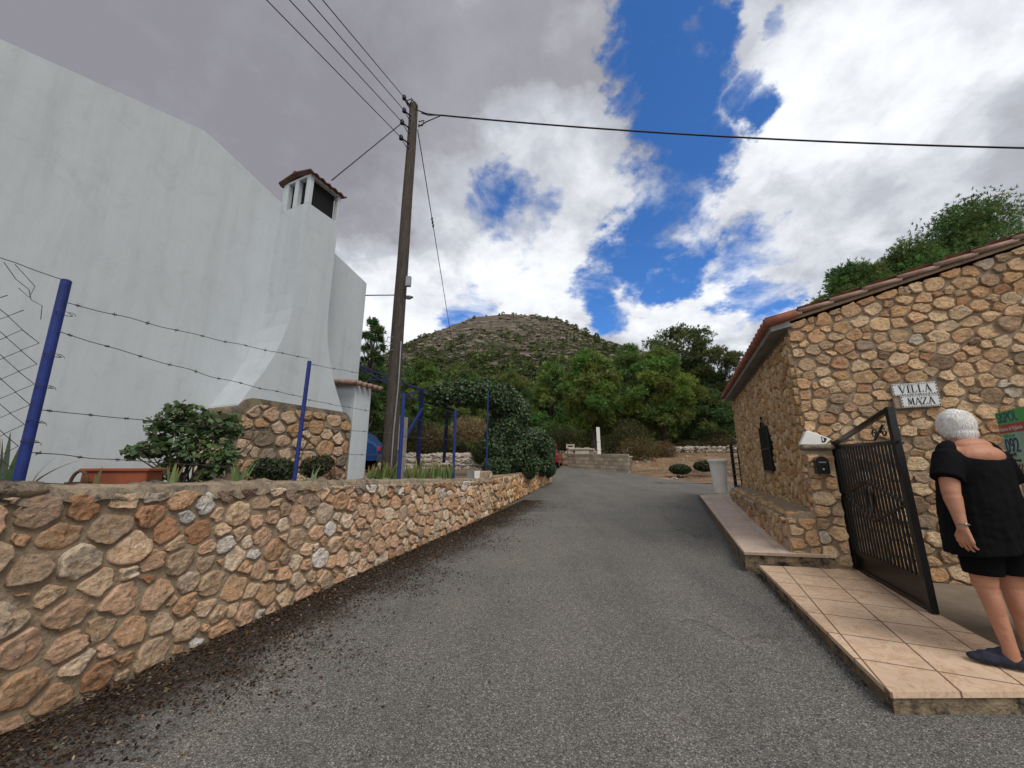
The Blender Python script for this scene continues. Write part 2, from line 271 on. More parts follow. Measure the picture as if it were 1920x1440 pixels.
# ---------------------------------------------------------------- mesh helpers
class MB:
    def __init__(s): s.v = []; s.f = []; s.c = []
    def add(s, vs, fs, c=(1, 1, 1)):
        o = len(s.v); s.v += [tuple(v) for v in vs]; s.f += [tuple(i + o for i in f) for f in fs]; s.c += [c] * len(vs)
    def box(s, c, size, R=None, col=(1, 1, 1), bev=0):
        c = Vector(c); R = R or Matrix.Identity(3)
        hx, hy, hz = [q / 2 for q in size]
        if bev:
            vs = []; 
            for z, k in ((-hz, bev), (-hz + bev, 0), (hz - bev, 0), (hz, bev)):
                a, b_ = hx - k, hy - k; q = bev
                vs += [c + R @ Vector(p) for p in ((-a + q, -b_, z), (a - q, -b_, z), (a, -b_ + q, z), (a, b_ - q, z), (a - q, b_, z), (-a + q, b_, z), (-a, b_ - q, z), (-a, -b_ + q, z))]
            fs = [tuple(range(7, -1, -1)), tuple(range(24, 32))]
            for r in range(3):
                for i in range(8): fs.append((r * 8 + i, r * 8 + (i + 1) % 8, r * 8 + 8 + (i + 1) % 8, r * 8 + 8 + i))
            s.add(vs, fs, col); return
        vs = [c + R @ Vector((x, y, z)) for z in (-hz, hz) for x, y in ((-hx, -hy), (hx, -hy), (hx, hy), (-hx, hy))]
        s.add(vs, [(3, 2, 1, 0), (4, 5, 6, 7), (0, 1, 5, 4), (1, 2, 6, 5), (2, 3, 7, 6), (3, 0, 4, 7)], col)
    def bar(s, a, b, w, h=None, col=(1, 1, 1), up=(0, 0, 1)):
        a = Vector(a); b = Vector(b); h = h or w; d = (b - a); L = d.length; z = d / L; u = Vector(up)
        if abs(z.dot(u)) > .95: u = Vector((.41, .91, 0))
        x = u.cross(z).normalized(); y = z.cross(x)
        s.box((a + b) / 2, (w, h, L), Matrix((x, y, z)).transposed(), col)
    def tube(s, pts, r, n=8, col=(1, 1, 1), cap=True):
        pts = [Vector(p) for p in pts]; rs = r if isinstance(r, (list, tuple)) else [r] * len(pts)
        vs = []; fs = []; px = None
        for i, p in enumerate(pts):
            d = (pts[min(i + 1, len(pts) - 1)] - pts[max(i - 1, 0)])
            d = d.normalized() if d.length > 1e-9 else Vector((0, 0, 1))
            if px is None: px = (Vector((0, 0, 1)) if abs(d.z) < .9 else Vector((1, 0, 0))).cross(d).normalized()
            x = (px - d * px.dot(d)); x = x.normalized() if x.length > 1e-6 else d.orthogonal().normalized(); px = x
            y = d.cross(x)
            for k in range(n):
                a = 2 * math.pi * k / n; vs.append(p + (x * math.cos(a) + y * math.sin(a)) * rs[i])
        for i in range(len(pts) - 1):
            for k in range(n): fs.append((i * n + k, i * n + (k + 1) % n, (i + 1) * n + (k + 1) % n, (i + 1) * n + k))
        if cap: fs.append(tuple(range(n - 1, -1, -1))); fs.append(tuple((len(pts) - 1) * n + k for k in range(n)))
        s.add(vs, fs, col)
    def lathe(s, c, prof, n=32, col=(1, 1, 1)):
        s.tube_rings(c, prof, n, col)
    def tube_rings(s, c, prof, n, col):
        c = Vector(c); vs = []; fs = []
        for r, z in prof:
            for k in range(n): a = 2 * math.pi * k / n; vs.append(c + Vector((r * math.cos(a), r * math.sin(a), z)))
        for i in range(len(prof) - 1):
            for k in range(n): fs.append((i * n + k, i * n + (k + 1) % n, (i + 1) * n + (k + 1) % n, (i + 1) * n + k))
        fs.append(tuple(range(n - 1, -1, -1))); fs.append(tuple((len(prof) - 1) * n + k for k in range(n)))
        s.add(vs, fs, col)
    def ell(s, c, r, R=None, n=12, m=8, col=(1, 1, 1), rough=0):
        c = Vector(c); R = R or Matrix.Identity(3); vs = []; fs = []
        for i in range(m + 1):
            t = math.pi * i / m
            for k in range(n):
                a = 2 * math.pi * k / n
                p = Vector((math.sin(t) * math.cos(a), math.sin(t) * math.sin(a), math.cos(t)))
                q = 1 + (noise.noise(p * 2 + c * 3) * rough if rough else 0)
                vs.append(c + R @ Vector((p.x * r[0] * q, p.y * r[1] * q, p.z * r[2] * q)))
        for i in range(m):
            for k in range(n): fs.append((i * n + k, (i + 1) * n + k, (i + 1) * n + (k + 1) % n, i * n + (k + 1) % n))
        s.add(vs, fs, col)
    def prism(s, poly, vec, col=(1, 1, 1)):
        poly = [Vector(p) for p in poly]; n = len(poly); vec = Vector(vec)
        vs = poly + [p + vec for p in poly]
        s.add(vs, [tuple(range(n - 1, -1, -1)), tuple(range(n, 2 * n))] + [(i, (i + 1) % n, n + (i + 1) % n, n + i) for i in range(n)], col)
    def build(s, name, m, parent=None, loc=None, smooth=False, recalc=True):
        me = D.meshes.new(name)
        off = Vector(W[parent.name]) if parent else Vector(loc or (0, 0, 0))
        A = np.array(s.v, dtype=np.float64).reshape(-1, 3) - np.array(off)
        me.from_pydata(A.tolist(), [], s.f)
        if any(c != (1, 1, 1) for c in s.c[:1] + s.c[-1:]):
            ca = me.color_attributes.new('Col', 'FLOAT_COLOR', 'POINT')
            C = np.ones((len(s.c), 4), np.float32); C[:, :3] = np.array(s.c, np.float32); ca.data.foreach_set('color', C.ravel())
        if recalc:
            bm = bmesh.new(); bm.from_mesh(me); bmesh.ops.recalc_face_normals(bm, faces=bm.faces); bm.to_mesh(me); bm.free()
        if smooth: me.shade_smooth()
        me.materials.append(m if not isinstance(m, str) else M[m])
        return link(name, me, parent, off)
def link(name, me, parent, off):
    o = D.objects.new(name, me); col.objects.link(o)
    if parent: o.parent = parent
    else: o.location = off
    W[o.name] = tuple(off)
    return o
def tag(o, label=None, cat=None, group=None, kind=None):
    if label: o['label'] = label
    if cat: o['category'] = cat
    if group: o['group'] = group
    if kind: o['kind'] = kind
    return o
def thing(name, label, cat, loc, group=None):
    o = D.objects.new(name, None); col.objects.link(o); o.location = loc; W[o.name] = tuple(loc)
    o.empty_display_size = .2
    return tag(o, label, cat, group)

# ---- quads of foliage in bulk: centre P, direction Dn, width direction U
def leaves(name, P, Dn, U, L, Wd, C, m, parent=None, loc=None, shape='rhomb'):
    n = len(P); L = np.broadcast_to(L, n)[:, None]; Wd = np.broadcast_to(Wd, n)[:, None]
    nrm = np.cross(Dn, U)
    V = np.empty((n, 4, 3))
    V[:, 0] = P - Dn * L * .5; V[:, 1] = P + U * Wd * .5 - Dn * L * .05 + nrm * Wd * .12
    V[:, 2] = P + Dn * L * .5; V[:, 3] = P - U * Wd * .5 - Dn * L * .05 + nrm * Wd * .12
    off = np.array(W[parent.name] if parent else (loc or (0, 0, 0)))
    V = V.reshape(-1, 3) - off
    me = D.meshes.new(name)
    me.vertices.add(4 * n); me.vertices.foreach_set('co', V.astype(np.float32).ravel())
    me.loops.add(4 * n); me.loops.foreach_set('vertex_index', np.arange(4 * n, dtype=np.int32))
    me.polygons.add(n); me.polygons.foreach_set('loop_start', np.arange(0, 4 * n, 4, dtype=np.int32))
    me.polygons.foreach_set('loop_total', np.full(n, 4, np.int32))
    me.update(calc_edges=True)
    ca = me.color_attributes.new('Col', 'FLOAT_COLOR', 'POINT')
    CC = np.ones((n, 4, 4), np.float32); CC[:, :, :3] = C[:, None, :]; ca.data.foreach_set('color', CC.ravel())
    me.materials.append(M[m]); me.validate()
    return link(name, me, parent, Vector(off))
def unit(a): return a / np.maximum(np.linalg.norm(a, axis=1, keepdims=True), 1e-9)
def rdir(n): return unit(rng.normal(size=(n, 3)))
def perp(d): return unit(np.cross(d, rdir(len(d))))
def cols(n, base, var=.25, hue=.12):
    b = np.array(base)[None, :] * (1 + rng.normal(0, var, (n, 1)).clip(-.6, .9))
    return (b * (1 + rng.normal(0, hue, (n, 3)))).clip(.002, 1)

# ---------------------------------------------------------------- stones
def clip(poly, nx, ny, d):              # keep nx*x+ny*y <= d
    out = []; n = len(poly)
    for i in range(n):
        a = poly[i]; b = poly[(i + 1) % n]
        da = nx * a[0] + ny * a[1] - d; db = nx * b[0] + ny * b[1] - d
        if da <= 0: out.append(a)
        if (da < 0 < db) or (db < 0 < da):
            t = da / (da - db); out.append((a[0] + t * (b[0] - a[0]), a[1] + t * (b[1] - a[1])))
    return out
def cells(poly, rmin, rmax, gap, rnd, asp=1.18):
    poly = [(p[0] / asp, p[1]) for p in poly]
    x0 = min(p[0] for p in poly); x1 = max(p[0] for p in poly); y0 = min(p[1] for p in poly); y1 = max(p[1] for p in poly)
    A = 0
    for i in range(len(poly)): a = poly[i]; b = poly[(i + 1) % len(poly)]; A += a[0] * b[1] - a[1] * b[0]
    if A < 0: poly = poly[::-1]
    hp = []
    for i in range(len(poly)):
        a = poly[i]; b = poly[(i + 1) % len(poly)]; ex, ey = b[0] - a[0], b[1] - a[1]; L = math.hypot(ex, ey)
        if L < 1e-6: continue
        nx, ny = ey / L, -ex / L; hp.append((nx, ny, nx * a[0] + ny * a[1]))
    inside = lambda x, y: all(nx * x + ny * y <= d - rmin * .25 for nx, ny, d in hp)
    pts = []; cell = rmax * 2; grid = {}
    area = (x1 - x0) * (y1 - y0); tries = int(area / (rmin * rmin) * 9)
    for k in range(tries):
        q = 1 - k / tries
        r = rmin + (rmax - rmin) * (q ** 1.5) * rnd.uniform(.5, 1)
        x = rnd.uniform(x0, x1); y = rnd.uniform(y0, y1)
        if not inside(x, y): continue
        gx, gy = int(x // cell), int(y // cell); ok = True
        for ix in (-1, 0, 1):
            for iy in (-1, 0, 1):
                for (px, py, pr) in grid.get((gx + ix, gy + iy), ()):
                    if (px - x) ** 2 + (py - y) ** 2 < ((pr + r) * .93) ** 2: ok = False; break
                if not ok: break
            if not ok: break
        if ok: pts.append((x, y, r)); grid.setdefault((gx, gy), []).append((x, y, r))
    out = []
    for (x, y, r) in pts:
        c = [(x - 3 * rmax, y - 3 * rmax), (x + 3 * rmax, y - 3 * rmax), (x + 3 * rmax, y + 3 * rmax), (x - 3 * rmax, y + 3 * rmax)]
        g = gap * rnd.uniform(.5, 1.6)
        for nx, ny, d in hp: c = clip(c, nx, ny, d - gap * .4)
        gx, gy = int(x // cell), int(y // cell)
        for ix in (-2, -1, 0, 1, 2):
            for iy in (-2, -1, 0, 1, 2):
                for (px, py, pr) in grid.get((gx + ix, gy + iy), ()):
                    dx, dy = px - x, py - y; L = math.hypot(dx, dy)
                    if L < 1e-6 or L > 4.2 * rmax: continue
                    t = (L * L + r * r - pr * pr) / (2 * L)
                    c = clip(c, dx / L, dy / L, dx / L * x + dy / L * y + t - g)
        # limit to 1.35 r so that wide joints stay mortar
        for k in range(10):
            a = 2 * math.pi * k / 10 + x * 7; c = clip(c, math.cos(a), math.sin(a), math.cos(a) * x + math.sin(a) * y + r * rnd.uniform(.95, 1.6))
        if len(c) < 3: continue
        out.append(([(p[0] * asp, p[1]) for p in c], r))
    return out
PAL = [((.60, .41, .235), 5), ((.53, .30, .14), 4), ((.66, .48, .29), 4), ((.43, .215, .10), 2.2), ((.62, .55, .44), 1.2), ((.36, .27, .18), 2), ((.58, .34, .20), 3)]
PALW = sum(w for _, w in PAL)
def pick(rnd, pal=None):
    pal = pal or PAL; k = rnd.uniform(0, sum(w for _, w in pal))
    for c, w in pal:
        k -= w
        if k <= 0: break
    f = rnd.uniform(.82, 1.15)
    return tuple(min(.9, x * f) for x in c)
def stones(O, S, T, Nn, poly, rmin, rmax, h, seed, gap=.012, holes=(), dark=None, rings=5, npt=18, asp=1.18, pal=None):
    """rubble stones set proud of a face: position = O + s*S + t*T + height*Nn"""
    rnd = random.Random(seed); mb = MB(); O, S, T, Nn = map(Vector, (O, S, T, Nn))
    for c, r in cells(poly, rmin, rmax, gap, rnd, asp):
        cx = sum(p[0] for p in c) / len(c); cy = sum(p[1] for p in c) / len(c)
        if any(a < cx < b and e < cy < f for a, e, b, f in holes): continue
        for _ in range(1):
            q = []
            for i in range(len(c)):
                a = c[i]; b = c[(i + 1) % len(c)]
                kq = rnd.uniform(.03, .17); q += [(a[0] * (1 - kq) + b[0] * kq, a[1] * (1 - kq) + b[1] * kq), (a[0] * kq + b[0] * (1 - kq), a[1] * kq + b[1] * (1 - kq))]
            c = q
        L = [0]
        for i in range(len(c)): a = c[i]; b = c[(i + 1) % len(c)]; L.append(L[-1] + math.hypot(a[0] - b[0], a[1] - b[1]))
        if L[-1] < .06: continue
        pts = []; j = 0
        for k in range(npt):
            t = L[-1] * k / npt
            while L[j + 1] < t: j += 1
            f = (t - L[j]) / max(L[j + 1] - L[j], 1e-9); a = c[j]; b = c[(j + 1) % len(c)]
            pts.append((a[0] + f * (b[0] - a[0]), a[1] + f * (b[1] - a[1])))
        hh = h * rnd.uniform(.55, 1.3); colr = pick(rnd, pal)
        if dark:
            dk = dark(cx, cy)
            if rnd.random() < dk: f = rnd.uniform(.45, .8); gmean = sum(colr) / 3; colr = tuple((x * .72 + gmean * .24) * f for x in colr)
        tx, ty = rnd.uniform(-.12, .12), rnd.uniform(-.12, .12); sd = rnd.uniform(0, 99)
        prof = [(1, -.012), (.99, hh * .70), (.965, hh * .95), (.87, hh), (.70, hh), (.52, hh), (.33, hh), (.16, hh)] if rings > 4 else [(1, -.012), (.97, hh * .75), (.85, hh), (.5, hh), (.25, hh)]
        vs = []; fs = []
        for ri, (k, hz) in enumerate(prof):
            for (px, py) in pts:
                x = cx + (px - cx) * k; y = cy + (py - cy) * k
                wob = noise.noise((x * 13 + sd, y * 13, 3)) ; w2 = noise.noise((x * 34, y * 34 + sd, 7))
                ex = (wob * .016 + w2 * .014); rg = noise.ridged_multi_fractal((x * 9 + sd, y * 14, sd), 1.0, 2.1, 4, 1.0, 2.0) - 1.1; w3 = noise.noise((x * 75, y * 75 + sd, 1))
                hgt = hz + (0 if ri == 0 else (wob * .35 + w2 * .30 + w3 * .16 + rg * .20) * hh * 1.15 + tx * 1.6 * (x - cx) + ty * 1.6 * (y - cy))
                vs.append(O + S * (x + ex) + T * (y + ex * .7) + Nn * hgt)
        n = npt; R_ = len(prof)
        for i in range(R_ - 1):
            for k in range(n): fs.append((i * n + k, i * n + (k + 1) % n, (i + 1) * n + (k + 1) % n, (i + 1) * n + k))
        vs.append(O + S * cx + T * cy + Nn * (hh * 1.12 + noise.noise((cx * 13 + sd, cy * 13, 3)) * .35 * hh)); ce = len(vs) - 1
        for k in range(n): fs.append(((R_ - 1) * n + k, (R_ - 1) * n + (k + 1) % n, ce))
        mb.add(vs, fs, colr)
    return mb

# ================================================================ WORLD
def build_world():
    w = D.worlds.new('World'); scene.world = w; w.use_nodes = True; nt = w.node_tree; nt.nodes.clear()
    out = nt.nodes.new('ShaderNodeOutputWorld'); bg = nt.nodes.new('ShaderNodeBackground'); nt.links.new(bg.outputs[0], out.inputs[0])
    K = .1; bg.inputs[1].default_value = K
    sky = nt.nodes.new('ShaderNodeTexSky'); sky.sky_type = 'NISHITA'; sky.sun_disc = False
    sky.sun_elevation = math.radians(48); sky.sun_rotation = math.radians(150); sky.altitude = 300; sky.dust_density = .6; sky.ozone_density = 2.5
    blue = mixc(nt, sky.outputs[0], (.42, .80, 1.25), 1, 'MULTIPLY')
    tc = nt.nodes.new('ShaderNodeTexCoord'); d = tc.outputs['Generated']
    sx = nt.nodes.new('ShaderNodeSeparateXYZ'); nt.links.new(d, sx.inputs[0])
    def math_(op, a, b=None, c=None):
        n = nt.nodes.new('ShaderNodeMath'); n.operation = op
        for i, q in enumerate((a, b, c)):
            if q is None: continue
            if isinstance(q, (int, float)): n.inputs[i].default_value = q
            else: nt.links.new(q, n.inputs[i])
        return n.outputs[0]
    iz = math_('DIVIDE', 1, math_('ADD', math_('MAXIMUM', sx.outputs[2], 0), .45))
    vm = nt.nodes.new('ShaderNodeVectorMath'); vm.operation = 'SCALE'; nt.links.new(d, vm.inputs[0]); nt.links.new(iz, vm.inputs['Scale'])
    def nz(scale, det, ro, dist=0, offs=0):
        n = nt.nodes.new('ShaderNodeTexNoise'); n.inputs['Scale'].default_value = scale; n.inputs['Detail'].default_value = det; n.inputs['Roughness'].default_value = ro; n.inputs['Distortion'].default_value = dist
        mp = nt.nodes.new('ShaderNodeMapping'); mp.inputs['Location'].default_value = (offs, offs * .7, 0); nt.links.new(vm.outputs[0], mp.inputs[0]); nt.links.new(mp.outputs[0], n.inputs[0])
        return n
    # warp the direction a little so that blob outlines become ragged
    wn = nz(4.0, 9, .62, 0, 5); sub = nt.nodes.new('ShaderNodeVectorMath'); sub.operation = 'MULTIPLY_ADD'
    nt.links.new(wn.outputs['Color'], sub.inputs[0]); sub.inputs[1].default_value = (.34, .34, .34)
    ad = nt.nodes.new('ShaderNodeVectorMath'); ad.operation = 'ADD'; nt.links.new(d, ad.inputs[0]); ad.inputs[1].default_value = (-.17, -.17, -.17); nt.links.new(ad.outputs[0], sub.inputs[2])
    nm = nt.nodes.new('ShaderNodeVectorMath'); nm.operation = 'NORMALIZE'; nt.links.new(sub.outputs[0], nm.inputs[0])
    def blobs(L, comb='MAXIMUM', src=nm.outputs[0]):
        acc = None
        for (u, v, r, a) in L:
            c = Vector(ray(u, v)).normalized(); e = Vector(ray(u + r, v)).normalized(); e2 = Vector(ray(u, v + r)).normalized(); ang = (c.angle(e) + c.angle(e2)) / 2
            n = nt.nodes.new('ShaderNodeVectorMath'); n.operation = 'DOT_PRODUCT'; nt.links.new(src, n.inputs[0]); n.inputs[1].default_value = c
            mr = nt.nodes.new('ShaderNodeMapRange'); mr.interpolation_type = 'SMOOTHSTEP'; nt.links.new(n.outputs['Value'], mr.inputs[0])
            mr.inputs[1].default_value = math.cos(ang * 1.5); mr.inputs[2].default_value = math.cos(ang * .35); mr.inputs[3].default_value = 0; mr.inputs[4].default_value = a
            acc = mr.outputs[0] if acc is None else math_(comb, acc, mr.outputs[0])
        return acc
    clear = blobs([(1225, 20, 95, 1), (1240, 110, 100, 1), (1290, 190, 100, 1), (1290, 290, 90, 1), (1245, 370, 90, 1), (1245, 440, 90, 1), (1205, 500, 70, .95), (1345, 480, 70, .62), (1300, 410, 70, .85),
                   (1120, 560, 60, .8), (930, 360, 55, .66), (985, 395, 60, .58), (885, 590, 55, .70), (1410, 560, 70, .8), (1425, 190, 60, .85), (1330, 60, 70, .9), (1370, 120, 45, .5), (1170, 190, 40, .8), (1190, 20, 50, .8), (1440, 500, 60, .55), (1500, 30, 40, .55), (1000, 470, 50, .42)])
    n1 = nz(6.5, 12, .62, .3)
    cl = math_('ADD', clear, math_('MULTIPLY', math_('SUBTRACT', n1.outputs[0], .5), 1.75))
    mr = nt.nodes.new('ShaderNodeMapRange'); mr.interpolation_type = 'SMOOTHSTEP'; nt.links.new(cl, mr.inputs[0]); mr.inputs[1].default_value = .33; mr.inputs[2].default_value = .92
    # cloud brightness
    br = blobs([(1050, 330, 150, .55), (1000, 520, 170, .62), (1130, 400, 110, .5), (760, 590, 150, .6), (900, 450, 160, .45), (1560, 200, 250, .62), (1750, 60, 260, .55), (1380, 330, 110, .6), (1480, 440, 130, .5), (1280, 570, 150, .62), (1350, 600, 120, .55), (1650, 330, 200, .5), (1080, 90, 110, .3), (1850, 300, 200, .35), (960, 200, 200, .22), (1560, 560, 150, .45), (1420, 60, 120, .5)], src=nm.outputs[0])
    n2 = nz(3.2, 12, .6, .3, 11); n3 = nz(9, 10, .62, .2, 17)
    b2 = math_('ADD', br, math_('MULTIPLY', math_('SUBTRACT', n2.outputs[0], .5), .5)); b2 = math_('ADD', b2, math_('MULTIPLY', math_('SUBTRACT', n3.outputs[0], .5), .42))
    # a general sky brightness behind the camera
    yb = nt.nodes.new('ShaderNodeMapRange'); nt.links.new(sx.outputs[1], yb.inputs[0]); yb.inputs[1].default_value = .15; yb.inputs[2].default_value = -.4; yb.inputs[3].default_value = 0; yb.inputs[4].default_value = BACK
    b2 = math_('ADD', b2, yb.outputs[0])
    cr = ramp(nt, [(0, (.235, .232, .262)), (.22, (.30, .30, .33)), (.45, (.46, .48, .53)), (.65, (.78, .80, .83)), (.88, (1.0, 1.0, 1.0))], b2)
    cs = mixc(nt, cr.outputs[0], (1 / K * CLOUD,) * 3, 1, 'MULTIPLY')
    c = mixc(nt, cs, blue, mr.outputs[0])
    nt.links.new(c, bg.inputs[0])
BACK = .55; CLOUD = .86
build_world()
sun = D.lights.new('sun', 'SUN'); sun.energy = 1.45; sun.angle = math.radians(32); sun.color = (1, .955, .89)
so = D.objects.new('sun', sun); col.objects.link(so)
sd = Vector((.34, -.60, .90)).normalized(); so.rotation_euler = sd.to_track_quat('Z', 'Y').to_euler()
scene.view_settings.view_transform = 'Standard'; scene.view_settings.look = 'None'; scene.view_settings.exposure = .52

cam = D.cameras.new('camera'); co = D.objects.new('camera', cam); col.objects.link(co); scene.camera = co
cam.sensor_width = 36; cam.lens = 36 * 700 / 1920; cam.clip_end = 4000; cam.clip_start = .05
co.location = (0, 0, HC); co.rotation_euler = (math.pi / 2 + PITCH, 0, 0)

# ================================================================ GROUND
def axis(a, b, fine, lo, hi):
    L = list(np.arange(lo, hi + .01, fine)); s = fine; x = hi
    while x < b: s *= 1.3; x += s; L.append(x)
    s = fine; x = lo
    while x > a: s *= 1.3; x -= s; L.insert(0, x)
    return L
def sheet(xs, ys, zf, name, m, kind='structure'):
    nx, ny = len(xs), len(ys); mb = MB()
    mb.v = [(x, y, zf(x, y)) for y in ys for x in xs]; mb.c = [(1, 1, 1)] * len(mb.v)
    mb.f = [(j * nx + i, j * nx + i + 1, (j + 1) * nx + i + 1, (j + 1) * nx + i) for j in range(ny - 1) for i in range(nx - 1)]
    o = mb.build(name, m, smooth=True, recalc=False); tag(o, kind=kind); return o
def gz(x, y):
    z = G(x, y) - .05
    if y > 19: z += .16 * noise.noise((x * .35, y * .35, 0)) * min(1, (y - 19) / 4)
    if y > 17 and x > 6: z += .05 * noise.noise((x * 1.7, y * 1.7, 4))
    return z
sheet(axis(-1500, 1500, .6, -16, 22), axis(-60, 2600, .6, -4, 40), gz, 'ground', 'ground')
# the lane: strip left/right edges (x,y)
LE = [(-4.6, -4), (-3.2, 1.0), (-2.85, 2.0), (-2.0, 4.6), (-1.2, 6.9), (-.5, 9.0), (-.1, 10.3), (.5, 12.6), (1.0, 14.7), (1.5, 17.0), (1.2, 18.4), (-1, 19.6), (-5, 20.6), (-12, 22)]
RE = [(8, -6), (8, .5), (6.5, 2.2), (5.6, 4.0), (5.6, 6), (6.2, 8), (7.5, 10), (14, 12.5), (15, 14.5), (7.9, 15.0), (6.1, 20.1), (4.6, 23.2), (-2, 27), (-12, 29)]
mb = MB(); K = 14
for i in range(len(LE) - 1):
    for s in range(6):
        t = s / 6
        for k in range(K + 1):
            f = k / K
            a = Vector(LE[i]).lerp(Vector(LE[i + 1]), t); b = Vector(RE[i]).lerp(Vector(RE[i + 1]), t); p = a.lerp(b, f)
            mb.v.append((p.x, p.y, G(p.x, p.y) + (.0 if p.y < 19 else .04))); mb.c.append((1, 1, 1))
rows = (len(LE) - 1) * 6
mb.f = [(j * (K + 1) + i, j * (K + 1) + i + 1, (j + 1) * (K + 1) + i + 1, (j + 1) * (K + 1) + i) for j in range(rows - 1) for i in range(K)]
tag(mb.build('road', 'asphalt', smooth=True, recalc=False), kind='structure')

# ================================================================ LEFT RUBBLE WALL
WD = Vector((.3272, .9449, 0)); WN = Vector((.9449, -.3272, 0))       # along / towards the lane
W0 = Vector((-2.78, 2.39, 0))
def wz(k): return G(*(W0 + WD * k).xy)
top = lambda k: 1.375 - .020 * k - .0006 * k * k
k0, k1 = -3.2, 7.05
wall = thing('rubble_wall', 'long rubble wall of orange and cream stones left of the lane, carrying blue fence posts', 'wall', tuple(W0))
mb = MB()
n = 60
for j in range(n + 1):
    k = k0 + (k1 - k0) * j / n; p = W0 + WD * k; zz = top(k) + .012 * noise.noise((k * 3, 0, 0))
    for q, z in ((.0, -.15), (.0, zz - .07), (-.02, zz - .02), (-.06, zz), (-.32, zz), (-.34, zz - .05), (-.34, -.15)):
        w_ = p + WN * (q + .006 * noise.noise((k * 5, z * 5, q * 9))); mb.v.append((w_.x, w_.y, z if z > 0 else wz(k) - .15)); mb.c.append((1, 1, 1))
for j in range(n):
    for i in range(6): mb.f.append((j * 7 + i, j * 7 + i + 1, j * 7 + 8 + i, j * 7 + 7 + i))
mb.f.append(tuple(range(7))); mb.f.append(tuple(n * 7 + i for i in range(7)))
mb.build('mortar', 'mortar', wall, smooth=False)
lo = [(k, wz(k) + .015) for k in (k0, k1)]
poly = [(k0, lo[0][1]), (k1, lo[1][1]), (k1, top(k1) - .045), (k0, top(k0) - .035)]
PALL = [((.64, .455, .295), 6), ((.58, .36, .21), 5), ((.70, .55, .40), 5), ((.44, .235, .13), 1.6), ((.66, .61, .54), 1.5), ((.42, .30, .20), 1.2), ((.62, .40, .26), 5)]
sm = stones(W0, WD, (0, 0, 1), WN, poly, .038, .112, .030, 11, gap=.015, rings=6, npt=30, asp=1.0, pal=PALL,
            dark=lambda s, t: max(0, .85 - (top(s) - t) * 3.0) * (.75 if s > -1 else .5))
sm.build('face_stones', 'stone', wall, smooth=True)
# dark lichen cap along the top
mb = MB(); n = 260
for j in range(n + 1):
    k = k0 + (k1 - k0) * j / n; p = W0 + WD * k
    for i in range(9):
        q = .030 - .38 * i / 8; e = 1 - abs(i - 4) / 4
        h = top(k) - .035 + .045 * min(1, e * 2.2) * (0.75 + .8 * noise.noise((k * 4.3, q * 4, 1)) + .7 * noise.noise((k * 14, q * 12, 1)))
        if i in (0, 8): h -= .05 + .09 * abs(noise.noise((k * 5, 0, 5)))
        w_ = p + WN * (q + .015 * noise.noise((k * 7, q * 7, 9))); mb.v.append((w_.x, w_.y, h)); mb.c.append((1, 1, 1))
for j in range(n):
    for i in range(8): mb.f.append((j * 9 + i, j * 9 + i + 1, j * 9 + 10 + i, j * 9 + 9 + i))
mb.build('coping', 'lichen', wall, smooth=True)
# raised end block
pe = W0 + WD * 6.86
R_w = Matrix((WD, -WN, Vector((0, 0, 1)))).transposed()
mb = MB(); ztop = 1.375
mb.box(pe - WN * .17 + Vector((0, 0, (ztop + .3) / 2)), (.40, .38, ztop - .3), R_w, bev=.03)
mb.build('end_block', 'mortar', wall)
zb = G(pe.x, pe.y)
sm = stones(pe, WD, (0, 0, 1), WN, [(-.19, zb + .85 - .35), (.19, zb + .5), (.19, ztop - .04), (-.19, ztop - .04)], .04, .08, .03, 5, npt=14, rings=6)
mb = MB()
sm.build('end_stones', 'stone', wall, smooth=True)
# big weathered boulder on top at the left
b0 = W0 + WD * -.42
mb = MB(); bc_ = b0 + WN * -.08 + Vector((0, 0, 1.355)); mb.ell(bc_, (.34, .15, .085), R_w, 60, 34)
mb.v = [tuple(Vector(v) + (Vector(v) - bc_) * (.35 * noise.noise(Vector(v) * 6) + .22 * noise.noise(Vector(v) * 17) + .12 * noise.noise(Vector(v) * 45))) for v in mb.v]
tag(mb.build('rock', 'lichen', None, tuple(b0 + Vector((0, 0, 1.3))), smooth=True), 'flat grey lichen-covered rock on the wall top at the foot of the tallest post', 'rock')
# white slabs on the wall
for i, (u0_, u1_) in enumerate(((862, 881), (883, 903))):
    kk = 6.22 + i * .31; p = W0 + WD * kk - WN * .16 + Vector((0, 0, top(kk) + .075))
    mb = MB(); mb.box(p, (.285, .05, .165), R_w, bev=.004)
    o = mb.build('stone_slab', 'concrete' if i == 0 else 'white2', None, tuple(p), smooth=False)
    tag(o, 'grey square slab standing on the rubble wall, left of the white slab' if i == 0 else 'white square slab standing on the rubble wall next to its raised end block', 'slab')

